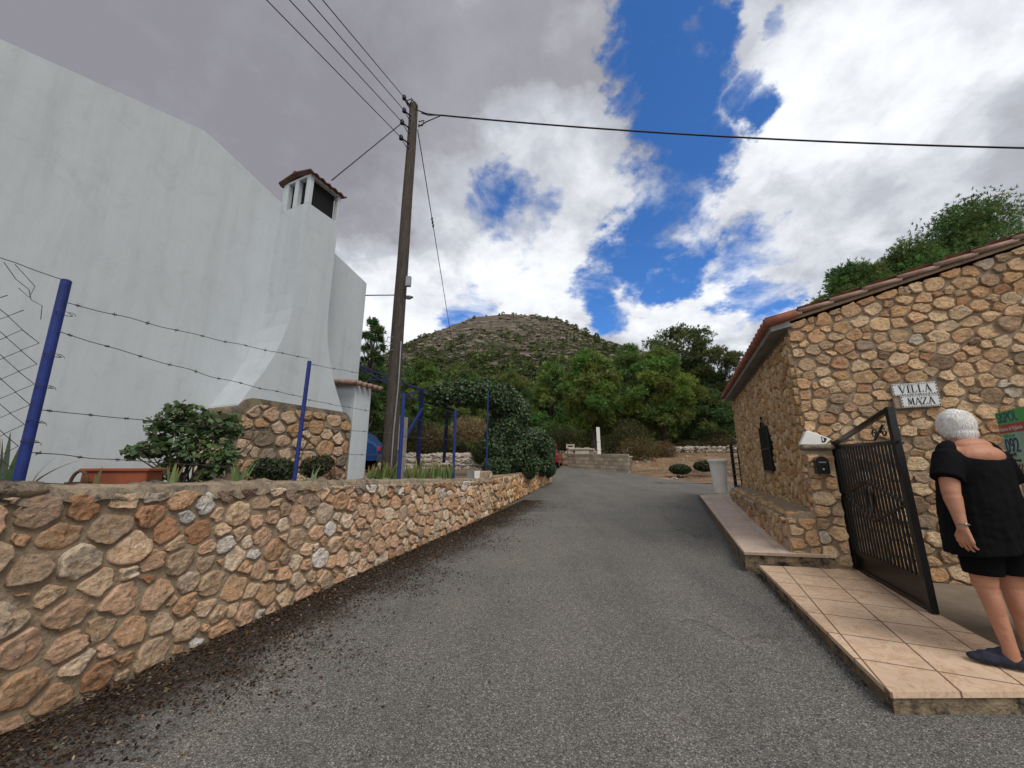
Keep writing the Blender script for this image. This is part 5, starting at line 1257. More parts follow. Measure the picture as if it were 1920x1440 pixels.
# ivy arch and hedge
def P3(u, v, Y): return tuple(atY(u, v, Y))
iv = []
for u, v, Y, r in [(832, 740, 10.6, (.42, .35, .36)), (868, 736, 10.7, (.5, .4, .40)), (905, 740, 10.8, (.5, .45, .42)), (940, 750, 11.2, (.55, .5, .5)), (965, 772, 11.8, (.5, .6, .55)),
                   (948, 800, 11.5, (.55, .5, .6)), (928, 835, 11.3, (.38, .5, .6)), (950, 850, 11.6, (.5, .5, .6)), (930, 875, 11.2, (.42, .45, .35)), (972, 830, 12.4, (.5, .8, .7)), (985, 870, 12.8, (.5, .8, .5)),
                   (1005, 830, 14.5, (.55, 1.0, .6)), (1010, 868, 15.0, (.6, 1.0, .5)), (1018, 845, 16.0, (.55, .9, .7)), (1020, 878, 16.2, (.5, .8, .4))]:
    iv.append((P3(u, v, Y), r))
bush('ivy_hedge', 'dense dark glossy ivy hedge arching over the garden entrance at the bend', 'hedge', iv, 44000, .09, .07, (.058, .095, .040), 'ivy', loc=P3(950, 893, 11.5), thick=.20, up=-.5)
# the bright young shoots on its top
# fig/rose bush by the chimney
fb = [(P3(u, v, Y), r) for u, v, Y, r in [(305, 800, 3.75, (.17, .14, .15)), (340, 770, 3.8, (.15, .12, .10)), (375, 800, 3.9, (.24, .18, .20)), (425, 805, 4.0, (.18, .16, .18)), (290, 840, 3.7, (.16, .12, .12)), (350, 845, 3.8, (.24, .18, .18)), (420, 855, 3.9, (.15, .15, .18)), (250, 848, 3.6, (.09, .1, .06)), (320, 880, 3.8, (.13, .12, .12)), (395, 885, 3.9, (.12, .12, .1))]]
t = thing('rose_bush', 'leafy green rose bush with bare lower stems in front of the white wall', 'shrub', P3(350, 905, 3.8))
Ps = []
for c, r in fb: k = int(700 * (r[0] * r[2]) ** .75 * 5); d = rdir(k); Ps.append(np.array(c)[None] + d * (rng.random(k) ** .5)[:, None] * np.array(r))
P = np.concatenate(Ps); n = len(P); nn = unit(rng.normal(size=(n, 3)) * .6 + [0.1, -.4, .7]); dn = perp(nn); U = np.cross(nn, dn)
L_ = rng.uniform(.035, .088, n)
leaves('foliage', P, dn, U, L_, L_ * .85, cols(n, (.085, .13, .050), .3, .12), 'leaf', t)
mb = MB(); base = Vector(P3(352, 912, 3.85))
for c, r in fb:
    for q in range(3):
        e = Vector(c) + Vector(rdir(1)[0]) * r[0] * .6; m_ = base.lerp(e, .5) + Vector((rng.normal() * .04, rng.normal() * .03, -.02)); b_ = base + Vector((rng.normal() * .05, rng.normal() * .03, 0)); mb.tube([b_, m_, e], [.010, .007, .003], 6)
mb.tube([P3(395, 900, 4.0), P3(440, 860, 4.2), P3(470, 830, 4.3), P3(500, 800, 4.4)], [.008, .006, .005, .003], 6)
mb.build('stems', 'bark', t, smooth=True)
# dark box shrubs in front of the plinth
bush('box_shrub', 'dark green shrub at the foot of the rubble plinth, left of the blue post', 'shrub', [(P3(500, 880, 4.6), (.20, .16, .14)), (P3(530, 882, 4.7), (.16, .16, .15))], 4200, .04, .026, (.045, .065, .026), thick=.9, core=False)
bush('box_shrub', 'low dark shrub with reddish leaves, right of the second blue post', 'shrub', [(P3(590, 876, 4.9), (.18, .16, .14)), (P3(610, 870, 5.0), (.10, .12, .12))], 3400, .04, .026, (.060, .060, .026), thick=.9, core=False)
# pale fluffy dry shrub under the plinth's right side
bush('dry_shrub', 'small pale dry shrub at the foot of the white pier', 'shrub', [(P3(628, 893, 5.2), (.10, .1, .12))], 900, .05, .012, (.40, .27, .18), 'drygrass', core=False, thick=1)
# blade plants
def blades(name, lab, cat, base, n, h, spread, c1=(.16, .21, .085), dry=.2, w=.03, group=None):
    t = thing(name, lab, cat, tuple(base), group); mb = MB(); base = Vector(base)
    for i in range(n):
        a = random.uniform(0, 6.28); lean = random.uniform(.05, spread); L = h * random.uniform(.6, 1.1); d = Vector((math.cos(a), math.sin(a), 0)); s = Vector((-d.y, d.x, 0)).lerp(Vector((random.uniform(-1, 1), random.uniform(-.4, .4), 0)).normalized(), .5)
        p = base + d * random.uniform(0, .05); vs = []; cc = tuple(x * random.uniform(.7, 1.25) for x in c1)
        dr = random.random() < dry
        K_ = 6; col_l = []
        for j in range(K_ + 1):
            t_ = j / K_; q = p + Z * (L * (t_ - .25 * lean * t_ * t_ * 1.3)) + d * (L * lean * t_ ** 1.7); ww = w * (1 - t_ ** 2.2) * .5 + .001
            vs += [q - s * ww, q + s * ww + Z * .0]; k_ = max(0, (t_ - .6) / .4) if dr else 0
            c_ = tuple(cc[m_] * (1 - k_) + (.42, .25, .10)[m_] * k_ for m_ in range(3)); col_l += [c_, c_]
        o = len(mb.v); mb.v += [tuple(v) for v in vs]; mb.c += col_l; mb.f += [(o + 2 * j, o + 2 * j + 1, o + 2 * j + 3, o + 2 * j + 2) for j in range(K_)]
    mb.build('blades', 'leaf', t, recalc=False); return t
def gpos(u, Y, z=None): p = atY(u, 900, Y); p.z = z if z else 1.2 - .018 * max(0, Y - 3); return p
blades('iris_clump', 'clump of grey-green sword leaves with dry tips behind the terracotta trough', 'plant', gpos(322, 3.15, 1.25), 9, .30, .25, (.20, .24, .12), .6, .04)
blades('iris_clump', 'single pale upright sword leaf pair left of the terracotta trough', 'plant', gpos(178, 2.75, 1.25), 4, .30, .25, (.17, .19, .09), .6, .035)
blades('iris_clump', 'broad clump of green sword leaves with orange tips left of the second blue post', 'plant', gpos(447, 3.7, 1.24), 20, .36, .38, (.20, .25, .11), .45, .036)
blades('iris_clump', 'small clump of pale sword leaves just right of the second blue post', 'plant', gpos(583, 4.25, 1.22), 14, .30, .55, (.24, .28, .16), .2, .025)
blades('agave_plant', 'spiky green leaves with orange tips, far left of the tallest blue post', 'plant', gpos(8, 2.45, 1.28), 16, .42, .8, (.12, .16, .08), .5, .035)
blades('agave_plant', 'long leaf with orange tip reaching right from behind the tallest blue post', 'plant', gpos(48, 2.45, 1.28), 6, .34, 1.1, (.13, .16, .07), 1, .03)
rr_ = random.Random(4)
for i, u in enumerate((692, 704, 716, 728, 737, 762, 772, 782, 792, 802, 812, 822, 832, 842)):
    lab = ['iris leaves behind the rubble wall, first clump right of the white pier', None][0] if i == 0 else None
    blades('iris_clump', 'green iris clump with withered tips, in the row between white pier and grey slab', 'plant', gpos(u, 5.7 + .11 * i + rr_.uniform(-.1, .3), 1.22), 20, rr_.uniform(.30, .46), .35, (.16, .22, .07), .5, .03, 'irises in a row behind the rubble wall')
# terracotta trough and basket
tb = atY(215, 905, 3.0); tb.z = 1.2
tr = thing('planter_trough', 'long terracotta trough behind the rubble wall, beside the wicker basket', 'planter', tuple(tb))
mb = MB(); a = atY(172, 890, 3.0); b = atY(292, 884, 3.1); c_ = (a + b) / 2
dv = (b - a); dv.z = 0; L_ = dv.length; dv.normalize(); Rt = Matrix((dv, Vector((-dv.y, dv.x, 0)), Z)).transposed()
mb.box((c_.x, c_.y, 1.36), (L_, .2, .22), Rt, bev=.008); mb.box((c_.x, c_.y, 1.465), (L_ + .03, .23, .025), Rt, bev=.006); mb.build('body', 'terra', tr)
bk = atY(148, 900, 2.85)
wbk = thing('wicker_basket', 'small dark wicker basket with hoop handle left of the terracotta trough', 'basket', (bk.x, bk.y, 1.25))
mb = MB(); mb.lathe((bk.x, bk.y, 1.26), [(.05, 0), (.065, .06), (.07, .12), (.06, .12), (.05, .04)], 16); mb.build('body', 'wicker', wbk)
mb = MB(); mb.tube([(bk.x + .062 * math.cos(a), bk.y, 1.36 + .10 * math.sin(a)) for a in np.linspace(0, math.pi, 14)], .011, 6); mb.build('handle', 'wicker', wbk, smooth=True)
# left over rocks near pier
# pines
def pine(lab, base, h, cw, crown0=.35, nc=26, nl=16000, base_c=(.075, .115, .03), lean=(0, 0), flat=1.0, L=.30, seed=0, group=None, shape='round', name='pine_tree'):
    rs = np.random.default_rng(seed); base = Vector(base); t = thing(name, lab, 'tree', tuple(base), group)
    topc = base + Vector((lean[0], lean[1], h)); mb = MB(); tp = []
    for i in range(9):
        q = i / 8; tp.append(base.lerp(topc, q * .93) + Vector((math.sin(q * 4 + seed) * .10 * h * .15, math.cos(q * 3 + seed) * .02 * h, 0)))
    r0 = .020 * h + .04; mb.tube(tp, [r0 * (1 - .85 * i / 8) for i in range(9)], 8)
    cl = []
    for i in range(nc):
        q = (i + .5) / nc; zf = crown0 + (1 - crown0) * q
        if shape == 'round': w = cw * math.sin(math.pi * min(1, .18 + .80 * q)) ** .7
        elif shape == 'umbrella': w = cw * (.55 + .45 * q) if q < .8 else cw * .75
        else: w = cw * (1 - q * .75)
        a = i * 2.4 + seed; rr = w * rs.uniform(.35, 1.0); c = tp[min(8, int(zf * 8.5))] * 1.0
        c = Vector((tp[min(8, int(zf * 8))].x + rr * math.cos(a), tp[min(8, int(zf * 8))].y + rr * math.sin(a), base.z + h * zf * (1 - .06 * (rr / cw) ** 2)))
        s = rs.uniform(.20, .36) * cw; cl.append((c, (s, s, s * .62 * flat)))
        j = max(0, min(8, int(zf * 8) - 1)); mid = tp[j].lerp(c, .5) + Vector((0, 0, -.02 * h)); mb.tube([tp[j], mid, c], [r0 * .32, r0 * .2, r0 * .07], 5)
    cl.append((topc, (.28 * cw, .28 * cw, .22 * cw)))
    mb.build('trunk', 'bark', t, smooth=True)
    vol = np.array([b[1][0] ** 2 for b in cl]); cnt = (nl * vol / vol.sum()).astype(int); Ps, Ds, Cs = [], [], []
    for (c, r), k in zip(cl, cnt):
        nt_ = max(2, k // 6); d = unit(rs.normal(size=(nt_, 3)) + [0, 0, .25]); rad = rs.random(nt_) ** .45 * (1 + .16 * rs.normal(size=nt_).clip(-2, 1.3)); tc_ = np.array(c)[None] + d * rad[:, None] * np.array(r)
        tc_ = np.repeat(tc_, 6, 0); k = len(tc_); dd_ = unit(np.repeat(d, 6, 0) * .7 + rs.normal(size=(k, 3)) * .75 + [0, 0, .35])
        Ps.append(tc_ + dd_ * L * .35); Ds.append(dd_); bc = np.array(base_c) * rs.uniform(.75, 1.25) * (1 + .15 * rs.normal(size=3) * [1, .4, .6])
        Cs.append((bc[None] * (1 + np.repeat(rs.normal(0, .22, (nt_, 1)), 6, 0).clip(-.5, .8)) * (1 + rs.normal(0, .12, (k, 3)))).clip(.003, 1))
    P = np.concatenate(Ps); dn = np.concatenate(Ds); n = len(P)
    leaves('crown', P, dn, perp(dn), L * rs.uniform(.6, 1.35, n), L * .19, np.concatenate(Cs), 'needle', t)
    return t
def gb(u, Y, dz=0): r = (u - 960) / (700 / math.cos(PITCH)); x = r * Y; return Vector((x, Y, G(x, Y) - .1 + dz))
def ptree(lab, u, Y, vtop, cwpx, **k):
    b = gb(u, Y); tz = atY(u, vtop, Y).z; s = Y / 716.
    return pine(lab, b, tz - b.z, cwpx * s, **k)
LG = (.165, .235, .06); DG = (.10, .135, .048)
GW = 'pines in the wood below the hill'
ptree('bright green young pine behind the white marker post', 1112, 31, 668, 62, crown0=.28, nc=44, nl=52000, base_c=LG, seed=1, shape='round', L=.34)
ptree('bright green young pine standing alone on the bank, right of the marker post', 1250, 31, 668, 68, crown0=.28, nc=44, nl=52000, base_c=LG, seed=2, shape='round', L=.34)
ptree('tall dark umbrella pine rising above the other trees near the stone house eaves', 1300, 38, 622, 72, crown0=.50, nc=40, nl=26000, base_c=DG, seed=3, shape='umbrella', L=.40, flat=.9)
ptree('dark spreading pine just left of the terracotta eaves', 1375, 36, 662, 62, crown0=.35, nc=36, nl=22000, base_c=DG, seed=4, shape='umbrella', L=.36, flat=.8)
ptree('mid-green pine between the two bright young pines', 1190, 42, 655, 48, crown0=.3, nc=30, nl=16000, base_c=(0.128, 0.203, 0.061), seed=5, L=.42)
ptree('dark pine above the ivy hedge, left of the bright young pine', 1040, 40, 690, 60, crown0=.2, nc=34, nl=20000, base_c=(0.140, 0.215, 0.061), seed=6, L=.42)
ptree('green pine partly hidden by the top of the ivy arch', 960, 42, 705, 55, crown0=.2, nc=34, nl=18000, base_c=(0.140, 0.215, 0.061), seed=7, L=.42)
ptree('bushy green pine right of the utility pole', 790, 24, 690, 62, crown0=.2, nc=36, nl=22000, base_c=(0.128, 0.203, 0.055), seed=8, L=.30)
ptree('green pine left of the ivy arch, behind the pergola', 865, 30, 700, 58, crown0=.2, nc=34, nl=20000, base_c=(0.140, 0.209, 0.061), seed=9, L=.34)
ptree('sparse pine showing between the white house corner and the utility pole', 676, 19, 605, 38, crown0=.38, nc=30, nl=12000, base_c=(0.075, 0.127, 0.037), seed=10, L=.22)
ptree('low green pine behind the blue car', 690, 21, 700, 60, crown0=.15, nc=30, nl=16000, base_c=(0.107, 0.178, 0.049), seed=12, L=.26)
ptree('dark pine in the gap right of the marker post', 1170, 36, 730, 70, crown0=.15, nc=30, nl=16000, base_c=(0.107, 0.172, 0.055), seed=13, L=.4)
ptree('dark low pine behind the white pot', 1340, 33, 742, 62, crown0=.18, nc=36, nl=20000, base_c=(0.092, 0.146, 0.051), seed=14, L=.36)
ptree('pine half hidden behind the stone house far corner', 1430, 34, 700, 60, crown0=.18, nc=30, nl=16000, base_c=(0.086, 0.139, 0.049), seed=15, L=.36)
# trees behind the stone house roof
def btree(lab, u, Y, vtop, cw, seed): ptree(lab, u, Y, vtop, cw, crown0=.25, nc=90, nl=120000, base_c=(0.118, 0.190, 0.055), seed=seed, shape='round', L=.17)
btree('leafy pine rising behind the lower part of the stone house roof', 1675, 14.5, 510, 105, 21)
btree('leafy pine behind the roof at the right edge, tallest of the three there', 1960, 15.5, 400, 190, 22)
btree('leafy pine behind the middle of the stone house roof', 1800, 15.0, 478, 130, 23)
# background wood: countable crowns, each its own tree (copies share mesh)
protos = []
for s in range(3):
    protos.append(pine('dense green pine in the wood at the foot of the hill', (0, 0, 0), 8.0, 2.9, .12, 24, 5200, [(.13, .185, .056), (.105, .155, .048), (.145, .20, .058)][s], seed=50 + s, L=.62, group=GW, name='wood_pine'))
rs = random.Random(12); first = [True] * 3; cnt = 0
def copy_tree(o):
    c = o.copy(); col.objects.link(c)
    for ch_ in o.children: d = ch_.copy(); col.objects.link(d); d.parent = c
    return c
for i in range(150):
    Y = 44 + 62 * (i / 150) ** 1.2; u = rs.uniform(640, 1480); x = (u - 960) / 716 * Y
    k = rs.randrange(3)
    o = protos[k] if first[k] else copy_tree(protos[k]); first[k] = False
    hz = HILLZ(x, Y) if 'HILLZ' in globals() else 0
    o.location = (x, Y, G(x, Y) - .2); s = rs.uniform(.75, 1.3); o.scale = (s, s, s * rs.uniform(.85, 1.1)); o.rotation_euler = (0, 0, rs.uniform(0, 6.28)); o['slot'] = 1
WOOD = [o for o in D.objects if o.get('slot')]
for o in WOOD: del o['slot']
# low shrubs on the bank
bush('round_shrub', 'low dark round shrub on the sandy bank, left one of the pair', 'shrub', [(P3(1275, 880, 18.6), (.52, .4, .24))], 3500, .10, .05, (.045, .065, .025))
bush('round_shrub', 'low dark round shrub on the sandy bank beside the white pot', 'shrub', [(P3(1322, 874, 18.8), (.55, .4, .26))], 3500, .10, .05, (.045, .065, .025))
for i, (u, v, Y, r, c_, lab) in enumerate([(1200, 845, 25, (1.5, 1.0, 1.0), (.14, .11, .05), 'tall brownish brush right of the white marker post'), (1180, 815, 27, (1.3, 1.0, 1.2), (.10, .10, .045), 'grey-green thicket above the block wall end'),
        (1240, 845, 27, (1.2, .8, .7), (.16, .12, .06), 'dry brown brush at the foot of the lone bright pine'), (1300, 838, 31, (1.6, 1, .6), (.09, .08, .04), 'dark brush along the dry-stone wall'), (1355, 832, 31, (1.6, 1, .9), (.13, .10, .05), 'brownish brush behind the white pot'),
        (1145, 838, 27.5, (1.2, 1, .9), (.07, .07, .03), 'dark brush behind the marker post'), (1060, 822, 27.5, (1.6, 1, .9), (.06, .065, .028), 'dark brush behind the red car'), (880, 805, 19.8, (1.1, .6, .7), (.26, .19, .10), 'dry straw-coloured grass tussock seen under the ivy arch'), (800, 820, 20.5, (1.8, .7, .8), (.13, .10, .05), 'brown brush behind the pergola brace'), (905, 850, 18.8, (.6, .5, .5), (.06, .07, .03), 'dark little shrub under the ivy arch'), (740, 800, 20, (1.6, .7, .9), (.05, .065, .025), 'dark brush behind the pole and cabinet')]):
    bush('wild_brush', lab, 'shrub', [(P3(u, v, Y), r)], 4200, .22, .03, c_, 'drygrass', core=False, thick=.9, up=.8)
# grass tufts on the bank (stuff)
n = 9000; x = rng.uniform(4, 20, n); y = rng.uniform(15.5, 30, n); ok = ((y > 21 - (x - 6) * .3) | (x > 8)) & (noise is not None); x, y = x[ok], y[ok]
ok = np.array([noise.noise((a * .5, b * .5, 3)) > .02 and b > 15.3 for a, b in zip(x, y)]); x, y = x[ok], y[ok]; n = len(x)
P = np.stack([x, y, [gz(a, b) + .06 for a, b in zip(x, y)]], 1); dn = unit(rng.normal(size=(n, 3)) * .35 + [0, 0, 1])
leaves('dry_grass', P, dn, perp(dn), rng.uniform(.1, .28, n), .02, cols(n, (.30, .22, .11), .3), 'drygrass', None, (0, 0, 0)); tag(D.objects['dry_grass'], 'short dry grass on the sandy bank beyond the lane', 'grass', kind='stuff')

# ================================================================ HILL
SK = [(500, 762), (600, 724), (660, 694), (700, 674), (740, 652), (790, 630), (850, 607), (895, 591), (950, 587), (1000, 590), (1050, 597), (1085, 615), (1130, 635), (1185, 651), (1250, 673), (1330, 702), (1450, 762), (1600, 792)]
YH = 265.
SX = []; SZ = []
for u, v in SK: p = atY(u, v, YH); SX.append(p.x); SZ.append(p.z)
SX = [-500] + SX + [700]; SZ = [4] + SZ + [6]
def hillz(x, y):
    xx = x * (YH / max(y, 150)) * .45 + x * .55
    r = float(np.interp(xx, SX, SZ)); rg = r * 1.0
    t = (y - 72) / (YH - 72)
    if t <= 0: return -8
    f = t ** 1.25 if t < 1 else max(0, 1 - ((y - YH) / 260) ** 2 * 1.0)
    nzv = noise.noise((x * .02, y * .02, 0)) * 6 + 3.0 * noise.ridged_multi_fractal((x * .06, y * .10, 2), 1.0, 2.1, 5, 1.0, 2.0) * (1 if y < 225 else .35) - 3 + noise.noise((x * .07, y * .07, 3)) * 2.2 + noise.noise((x * .22, y * .22, 5)) * 1.0
    z = rg * f + nzv * min(1, t * 2) * (1 if y < 225 else max(.12, 1 - (y - 225) / 45)) * .8
    st = 5.0; zz = z + 1.5 * noise.noise((x * .03, y * .03, 9)); q = (zz / st) % 1; led = (q ** 3 - q) * st * .55 if z > 30 else 0     # rock ledges
    return z + led * min(1, max(0, z - 30) / 20)
hx = np.arange(-330, 400, 2.6); hy = np.concatenate([np.arange(70, 285, 2.6), np.arange(285, 560, 14)])
hill = sheet(list(hx), list(hy), hillz, 'hill', 'hill')
n = 40000; x = rng.uniform(-210, 260, n); y = rng.uniform(84, 268, n)
z = np.array([hillz(a, b) for a, b in zip(x, y)]); pr = np.array([noise.noise((a * .03, b * .03, 7)) for a, b in zip(x, y)])
dens = (1.25 - z / 95).clip(.22, 1) + pr * .7 + (x > 60) * .35; ok = (rng.random(n) < dens * .8) & (z > 0); x, y, z = x[ok], y[ok], z[ok]; n = len(x)
sz = rng.uniform(.6, 2.0, n) * np.where(z > 55, .75, 1.1); big = rng.random(n) < .12; sz[big] *= 1.6; k = 16
d = rdir(n * k) * [1, 1, .8]; P = np.repeat(np.stack([x, y, z + sz * .4], 1), k, 0) + d * np.repeat(sz, k)[:, None] * .62
bc = np.where((rng.random(n) < .5)[:, None], [[.065, .085, .032]], [[.115, .145, .045]]); bc = bc * (1 + rng.normal(0, .2, (n, 1))).clip(.4, 1.8)
C = np.repeat(bc, k, 0) * (1 + rng.normal(0, .2, (n * k, 1))).clip(.4, 2)
S = np.repeat(sz, k); dn = rdir(n * k)
leaves('hillside_scrub', P, dn, perp(dn), S * .75, S * .5, C, 'needle', None, (0, 0, 0)); tag(D.objects['hillside_scrub'], 'green scrub and small pines covering the slopes of the rocky hill', 'scrub', kind='stuff')
mb = MB(); rs2 = random.Random(5)
for i in range(2600):
    x = rs2.uniform(-130, 120); y = rs2.uniform(150, 262); z = hillz(x, y)
    if z < 48 or noise.noise((x * .05, y * .14, 11)) < .02: continue
    r = rs2.uniform(.35, 1.3) * (1.6 if rs2.random() < .1 else 1); mb.ell((x, y, z + r * .15), (r * 1.5, r, r * .55), Matrix.Rotation(rs2.uniform(-.5, .5), 3, 'Z'), 7, 5, col=[tuple(q * f_ for q in (.25, .205, .165)) for f_ in (rs2.uniform(.6, 1.3),)][0], rough=.9)
tag(mb.build('hillside_rocks', 'rockv', None, (0, 0, 0)), 'grey boulders and rock ledges on the upper slopes of the hill', 'rocks', kind='stuff')
# ridge pines: individually visible on the right shoulder and one on the left
for i, (u, Y, s) in enumerate([(1105, 250, 1.05), (1125, 246, 1.15), (1142, 240, 1.0), (1160, 236, 1.15), (1178, 232, 1.0), (1086, 256, .9), (1196, 228, 1.1), (1068, 258, .75), (788, 258, .75), (1048, 262, .6), (935, 262, .45), (1215, 226, 1.1)]):
    x = (u - 960) / 716 * Y * 1.03
    o = copy_tree(protos[1]); o.location = (x, Y, hillz(x, Y) - 1.2); o.scale = (s * .95, s * .95, s * .85); o.rotation_euler = (0, 0, i)
    o['group'] = 'small pines on the hill skyline'; o['label'] = 'small dark pine on the skyline of the hill, one of a line along its shoulders'
    if u == 788: o['label'] = 'lone small pine on the left shoulder of the hill skyline'; del o['group']
print('wood', len(WOOD))

# ================================================================ THE WOMAN
def rcone(mb, a, b, ra, rb, n=16): mb.tube([a, b], [ra, rb], n); mb.ell(a, (ra,) * 3, None, n, 10); mb.ell(b, (rb,) * 3, None, n, 10)
def remesh(mb, name, m, parent, vox, smooth=6, post=None):
    me = D.meshes.new('tmp'); me.from_pydata([tuple(v) for v in mb.v], [], mb.f)
    bm = bmesh.new(); bm.from_mesh(me); bmesh.ops.recalc_face_normals(bm, faces=bm.faces); bm.to_mesh(me); bm.free()
    ob = D.objects.new('tmp', me); col.objects.link(ob)
    r = ob.modifiers.new('r', 'REMESH'); r.mode = 'VOXEL'; r.voxel_size = vox
    if smooth: s = ob.modifiers.new('s', 'SMOOTH'); s.iterations = smooth; s.factor = .5
    bpy.context.view_layer.update(); dg = bpy.context.evaluated_depsgraph_get(); me2 = D.meshes.new_from_object(ob.evaluated_get(dg)); D.objects.remove(ob)
    off = np.array(W[parent.name]); n = len(me2.vertices); A = np.empty(n * 3, np.float32); me2.vertices.foreach_get('co', A); A = A.reshape(-1, 3)
    if post: A = post(A)
    A = A - off; me2.vertices.foreach_set('co', A.astype(np.float32).ravel()); me2.update(); me2.shade_smooth(); me2.name = name
    me2.materials.clear(); me2.materials.append(M[m])
    return link(name, me2, parent, Vector(off))
FT = Vector((3.145, 2.62, 0)); FT.z = G(FT.x, FT.y) + .123
wm = thing('person', 'white-haired woman in black dress, shorts and navy slippers, seen from behind on the pavement', 'person', tuple(FT))
fy = math.radians(-4)                       # body faces away, turned a little left
Rw_ = Matrix.Rotation(fy, 3, 'Z'); RWF = Matrix.Rotation(math.radians(72), 3, 'Z')
HS = 1.0
def bp_(x, y, z): return FT + Rw_ @ Vector((x * .87, y, z)) + Vector((.012 * max(0, z - .45), 0, 0))
def E(mb, c, r, rot=None, n=20, m=14): mb.ell(bp_(*c), r, (Rw_ @ rot) if rot else Rw_, n, m)
body = MB()
# torso (x right, y forward/away)
E(body, (0, .0, .90), (.180, .130, .13)); E(body, (0, .03, 1.04), (.172, .140, .14)); E(body, (0, .02, 1.18), (.172, .125, .13)); E(body, (0, 0, 1.275), (.165, .092, .085))
E(body, (-.085, -.02, 1.27), (.09, .075, .075)); E(body, (.085, -.02, 1.27), (.09, .075, .075))
rcone(body, bp_(0, .0, 1.29), bp_(0, .03, 1.41), .072, .056); rcone(body, bp_(-.02, 0, 1.325), bp_(-.165, -.005, 1.285), .052, .058); rcone(body, bp_(.02, 0, 1.325), bp_(.165, -.005, 1.285), .052, .058)
# head
hc = (0.0, .050, 1.475)
E(body, hc, (.072, .090, .100)); E(body, (0, -.035, 1.27), (.150, .110, .085)); E(body, (0, -.03, 1.34), (.11, .065, .055)); E(body, (0, .075, 1.425), (.055, .065, .055)); E(body, (0, .145, 1.455), (.013, .018, .022)); 
for s in (-1, 1): E(body, (s * .074, .045, 1.462), (.010, .018, .030)); E(body, (s * .028, .128, 1.478), (.014, .010, .010))
E(body, (0, .132, 1.418), (.024, .012, .009))
# arms
sh_l, el_l, wr_l = (-.192, -.015, 1.27), (-.262, -.055, 1.04), (-.272, -.085, .815)
rcone(body, bp_(*sh_l), bp_(*el_l), .058, .046); rcone(body, bp_(*el_l), bp_(*wr_l), .046, .026)
rcone(body, bp_(-.264, -.060, 1.0), bp_(-.268, -.072, .92), .046, .036)
rcone(body, bp_(.200, .0, 1.27), bp_(.255, .05, 1.03), .058, .046); rcone(body, bp_(.255, .05, 1.03), bp_(.275, .10, .81), .045, .026)
# left hand: palm, four fingers, thumb
pw = Vector(wr_l); pd = Vector((.06, .05, -1)).normalized()         # hangs down
def hand(side, pw, pd, thumb_dir, palm_x):
    pc = pw + pd * .045
    px = Vector(palm_x).normalized(); px = (px - pd * px.dot(pd)).normalized(); pn = pd.cross(px)
    for i in range(4):
        f = (i - 1.5) / 1.5
        body_a = pw + px * f * .014; b = pw + pd * .085 + px * f * .035 + pd * (.004 if i in (1, 2) else -.004)
        rcone(body, bp_(*body_a), bp_(*b), .016, .0125, 10)
        L1, L2, L3 = [(.036, .024, .018), (.041, .027, .02), (.038, .026, .019), (.030, .019, .016)][i]
        c1 = b + (pd * .93 + pn * .30 * thumb_dir) * L1; c2 = c1 + (pd * .62 + pn * .72 * thumb_dir) * L2; c3 = c2 + (pd * .30 + pn * .9 * thumb_dir) * L3
        for q0, q1, r0, r1 in ((b, c1, .0086, .0078), (c1, c2, .0078, .0072), (c2, c3, .0072, .0062)): rcone(body, bp_(*q0), bp_(*q1), r0, r1, 10)
    t0 = pw + pd * .02 - px * .018; t1 = pw + pd * .055 - px * .048 + pn * .012 * thumb_dir; t2 = t1 + (pd * .85 - px * .15 + pn * .5 * thumb_dir) * .033; t3 = t2 + (pd * .9 + px * .15 + pn * .4 * thumb_dir) * .026
    for q0, q1, r0, r1 in ((t0, t1, .015, .0115), (t1, t2, .0110, .0098), (t2, t3, .0095, .0080)): rcone(body, bp_(*q0), bp_(*q1), r0, r1, 10)
hand(-1, pw, pd, -1, (.2, -.98, 0))
hand(1, Vector((.275, .10, .81)), Vector((-.05, .1, -1)).normalized(), 1, (.45, -.9, 0))
# legs
for s, hx_, kx, ky, ax, ay in ((-1, -.088, -.098, .01, -.085, -.02), (1, .092, .102, .03, .105, .02)):
    rcone(body, bp_(hx_, 0, .84), bp_(kx, ky, .47), .094, .060); rcone(body, bp_(kx, ky, .47), bp_(ax, ay - .01, .11), .054, .034)
    E(body, (kx + .002, ky - .022, .34), (.047, .045, .12)); E(body, (kx, ky + .02, .46), (.05, .045, .055))
    # feet point left
    fd = Vector((-.86, .50, 0)).normalized() if s < 0 else Vector((-.80, .60, 0)).normalized()
    a = Vector((ax, ay - .01, .10)); rcone(body, bp_(*a), bp_(*(a + Vector((0, 0, -.05)))), .036, .036)
    rcone(body, bp_(*(a - fd * .02 + Vector((0, 0, -.06)))), bp_(*(a + fd * .15 + Vector((0, 0, -.075)))), .034, .022)
bd = remesh(body, 'body', 'skin', wm, .0042, 7)
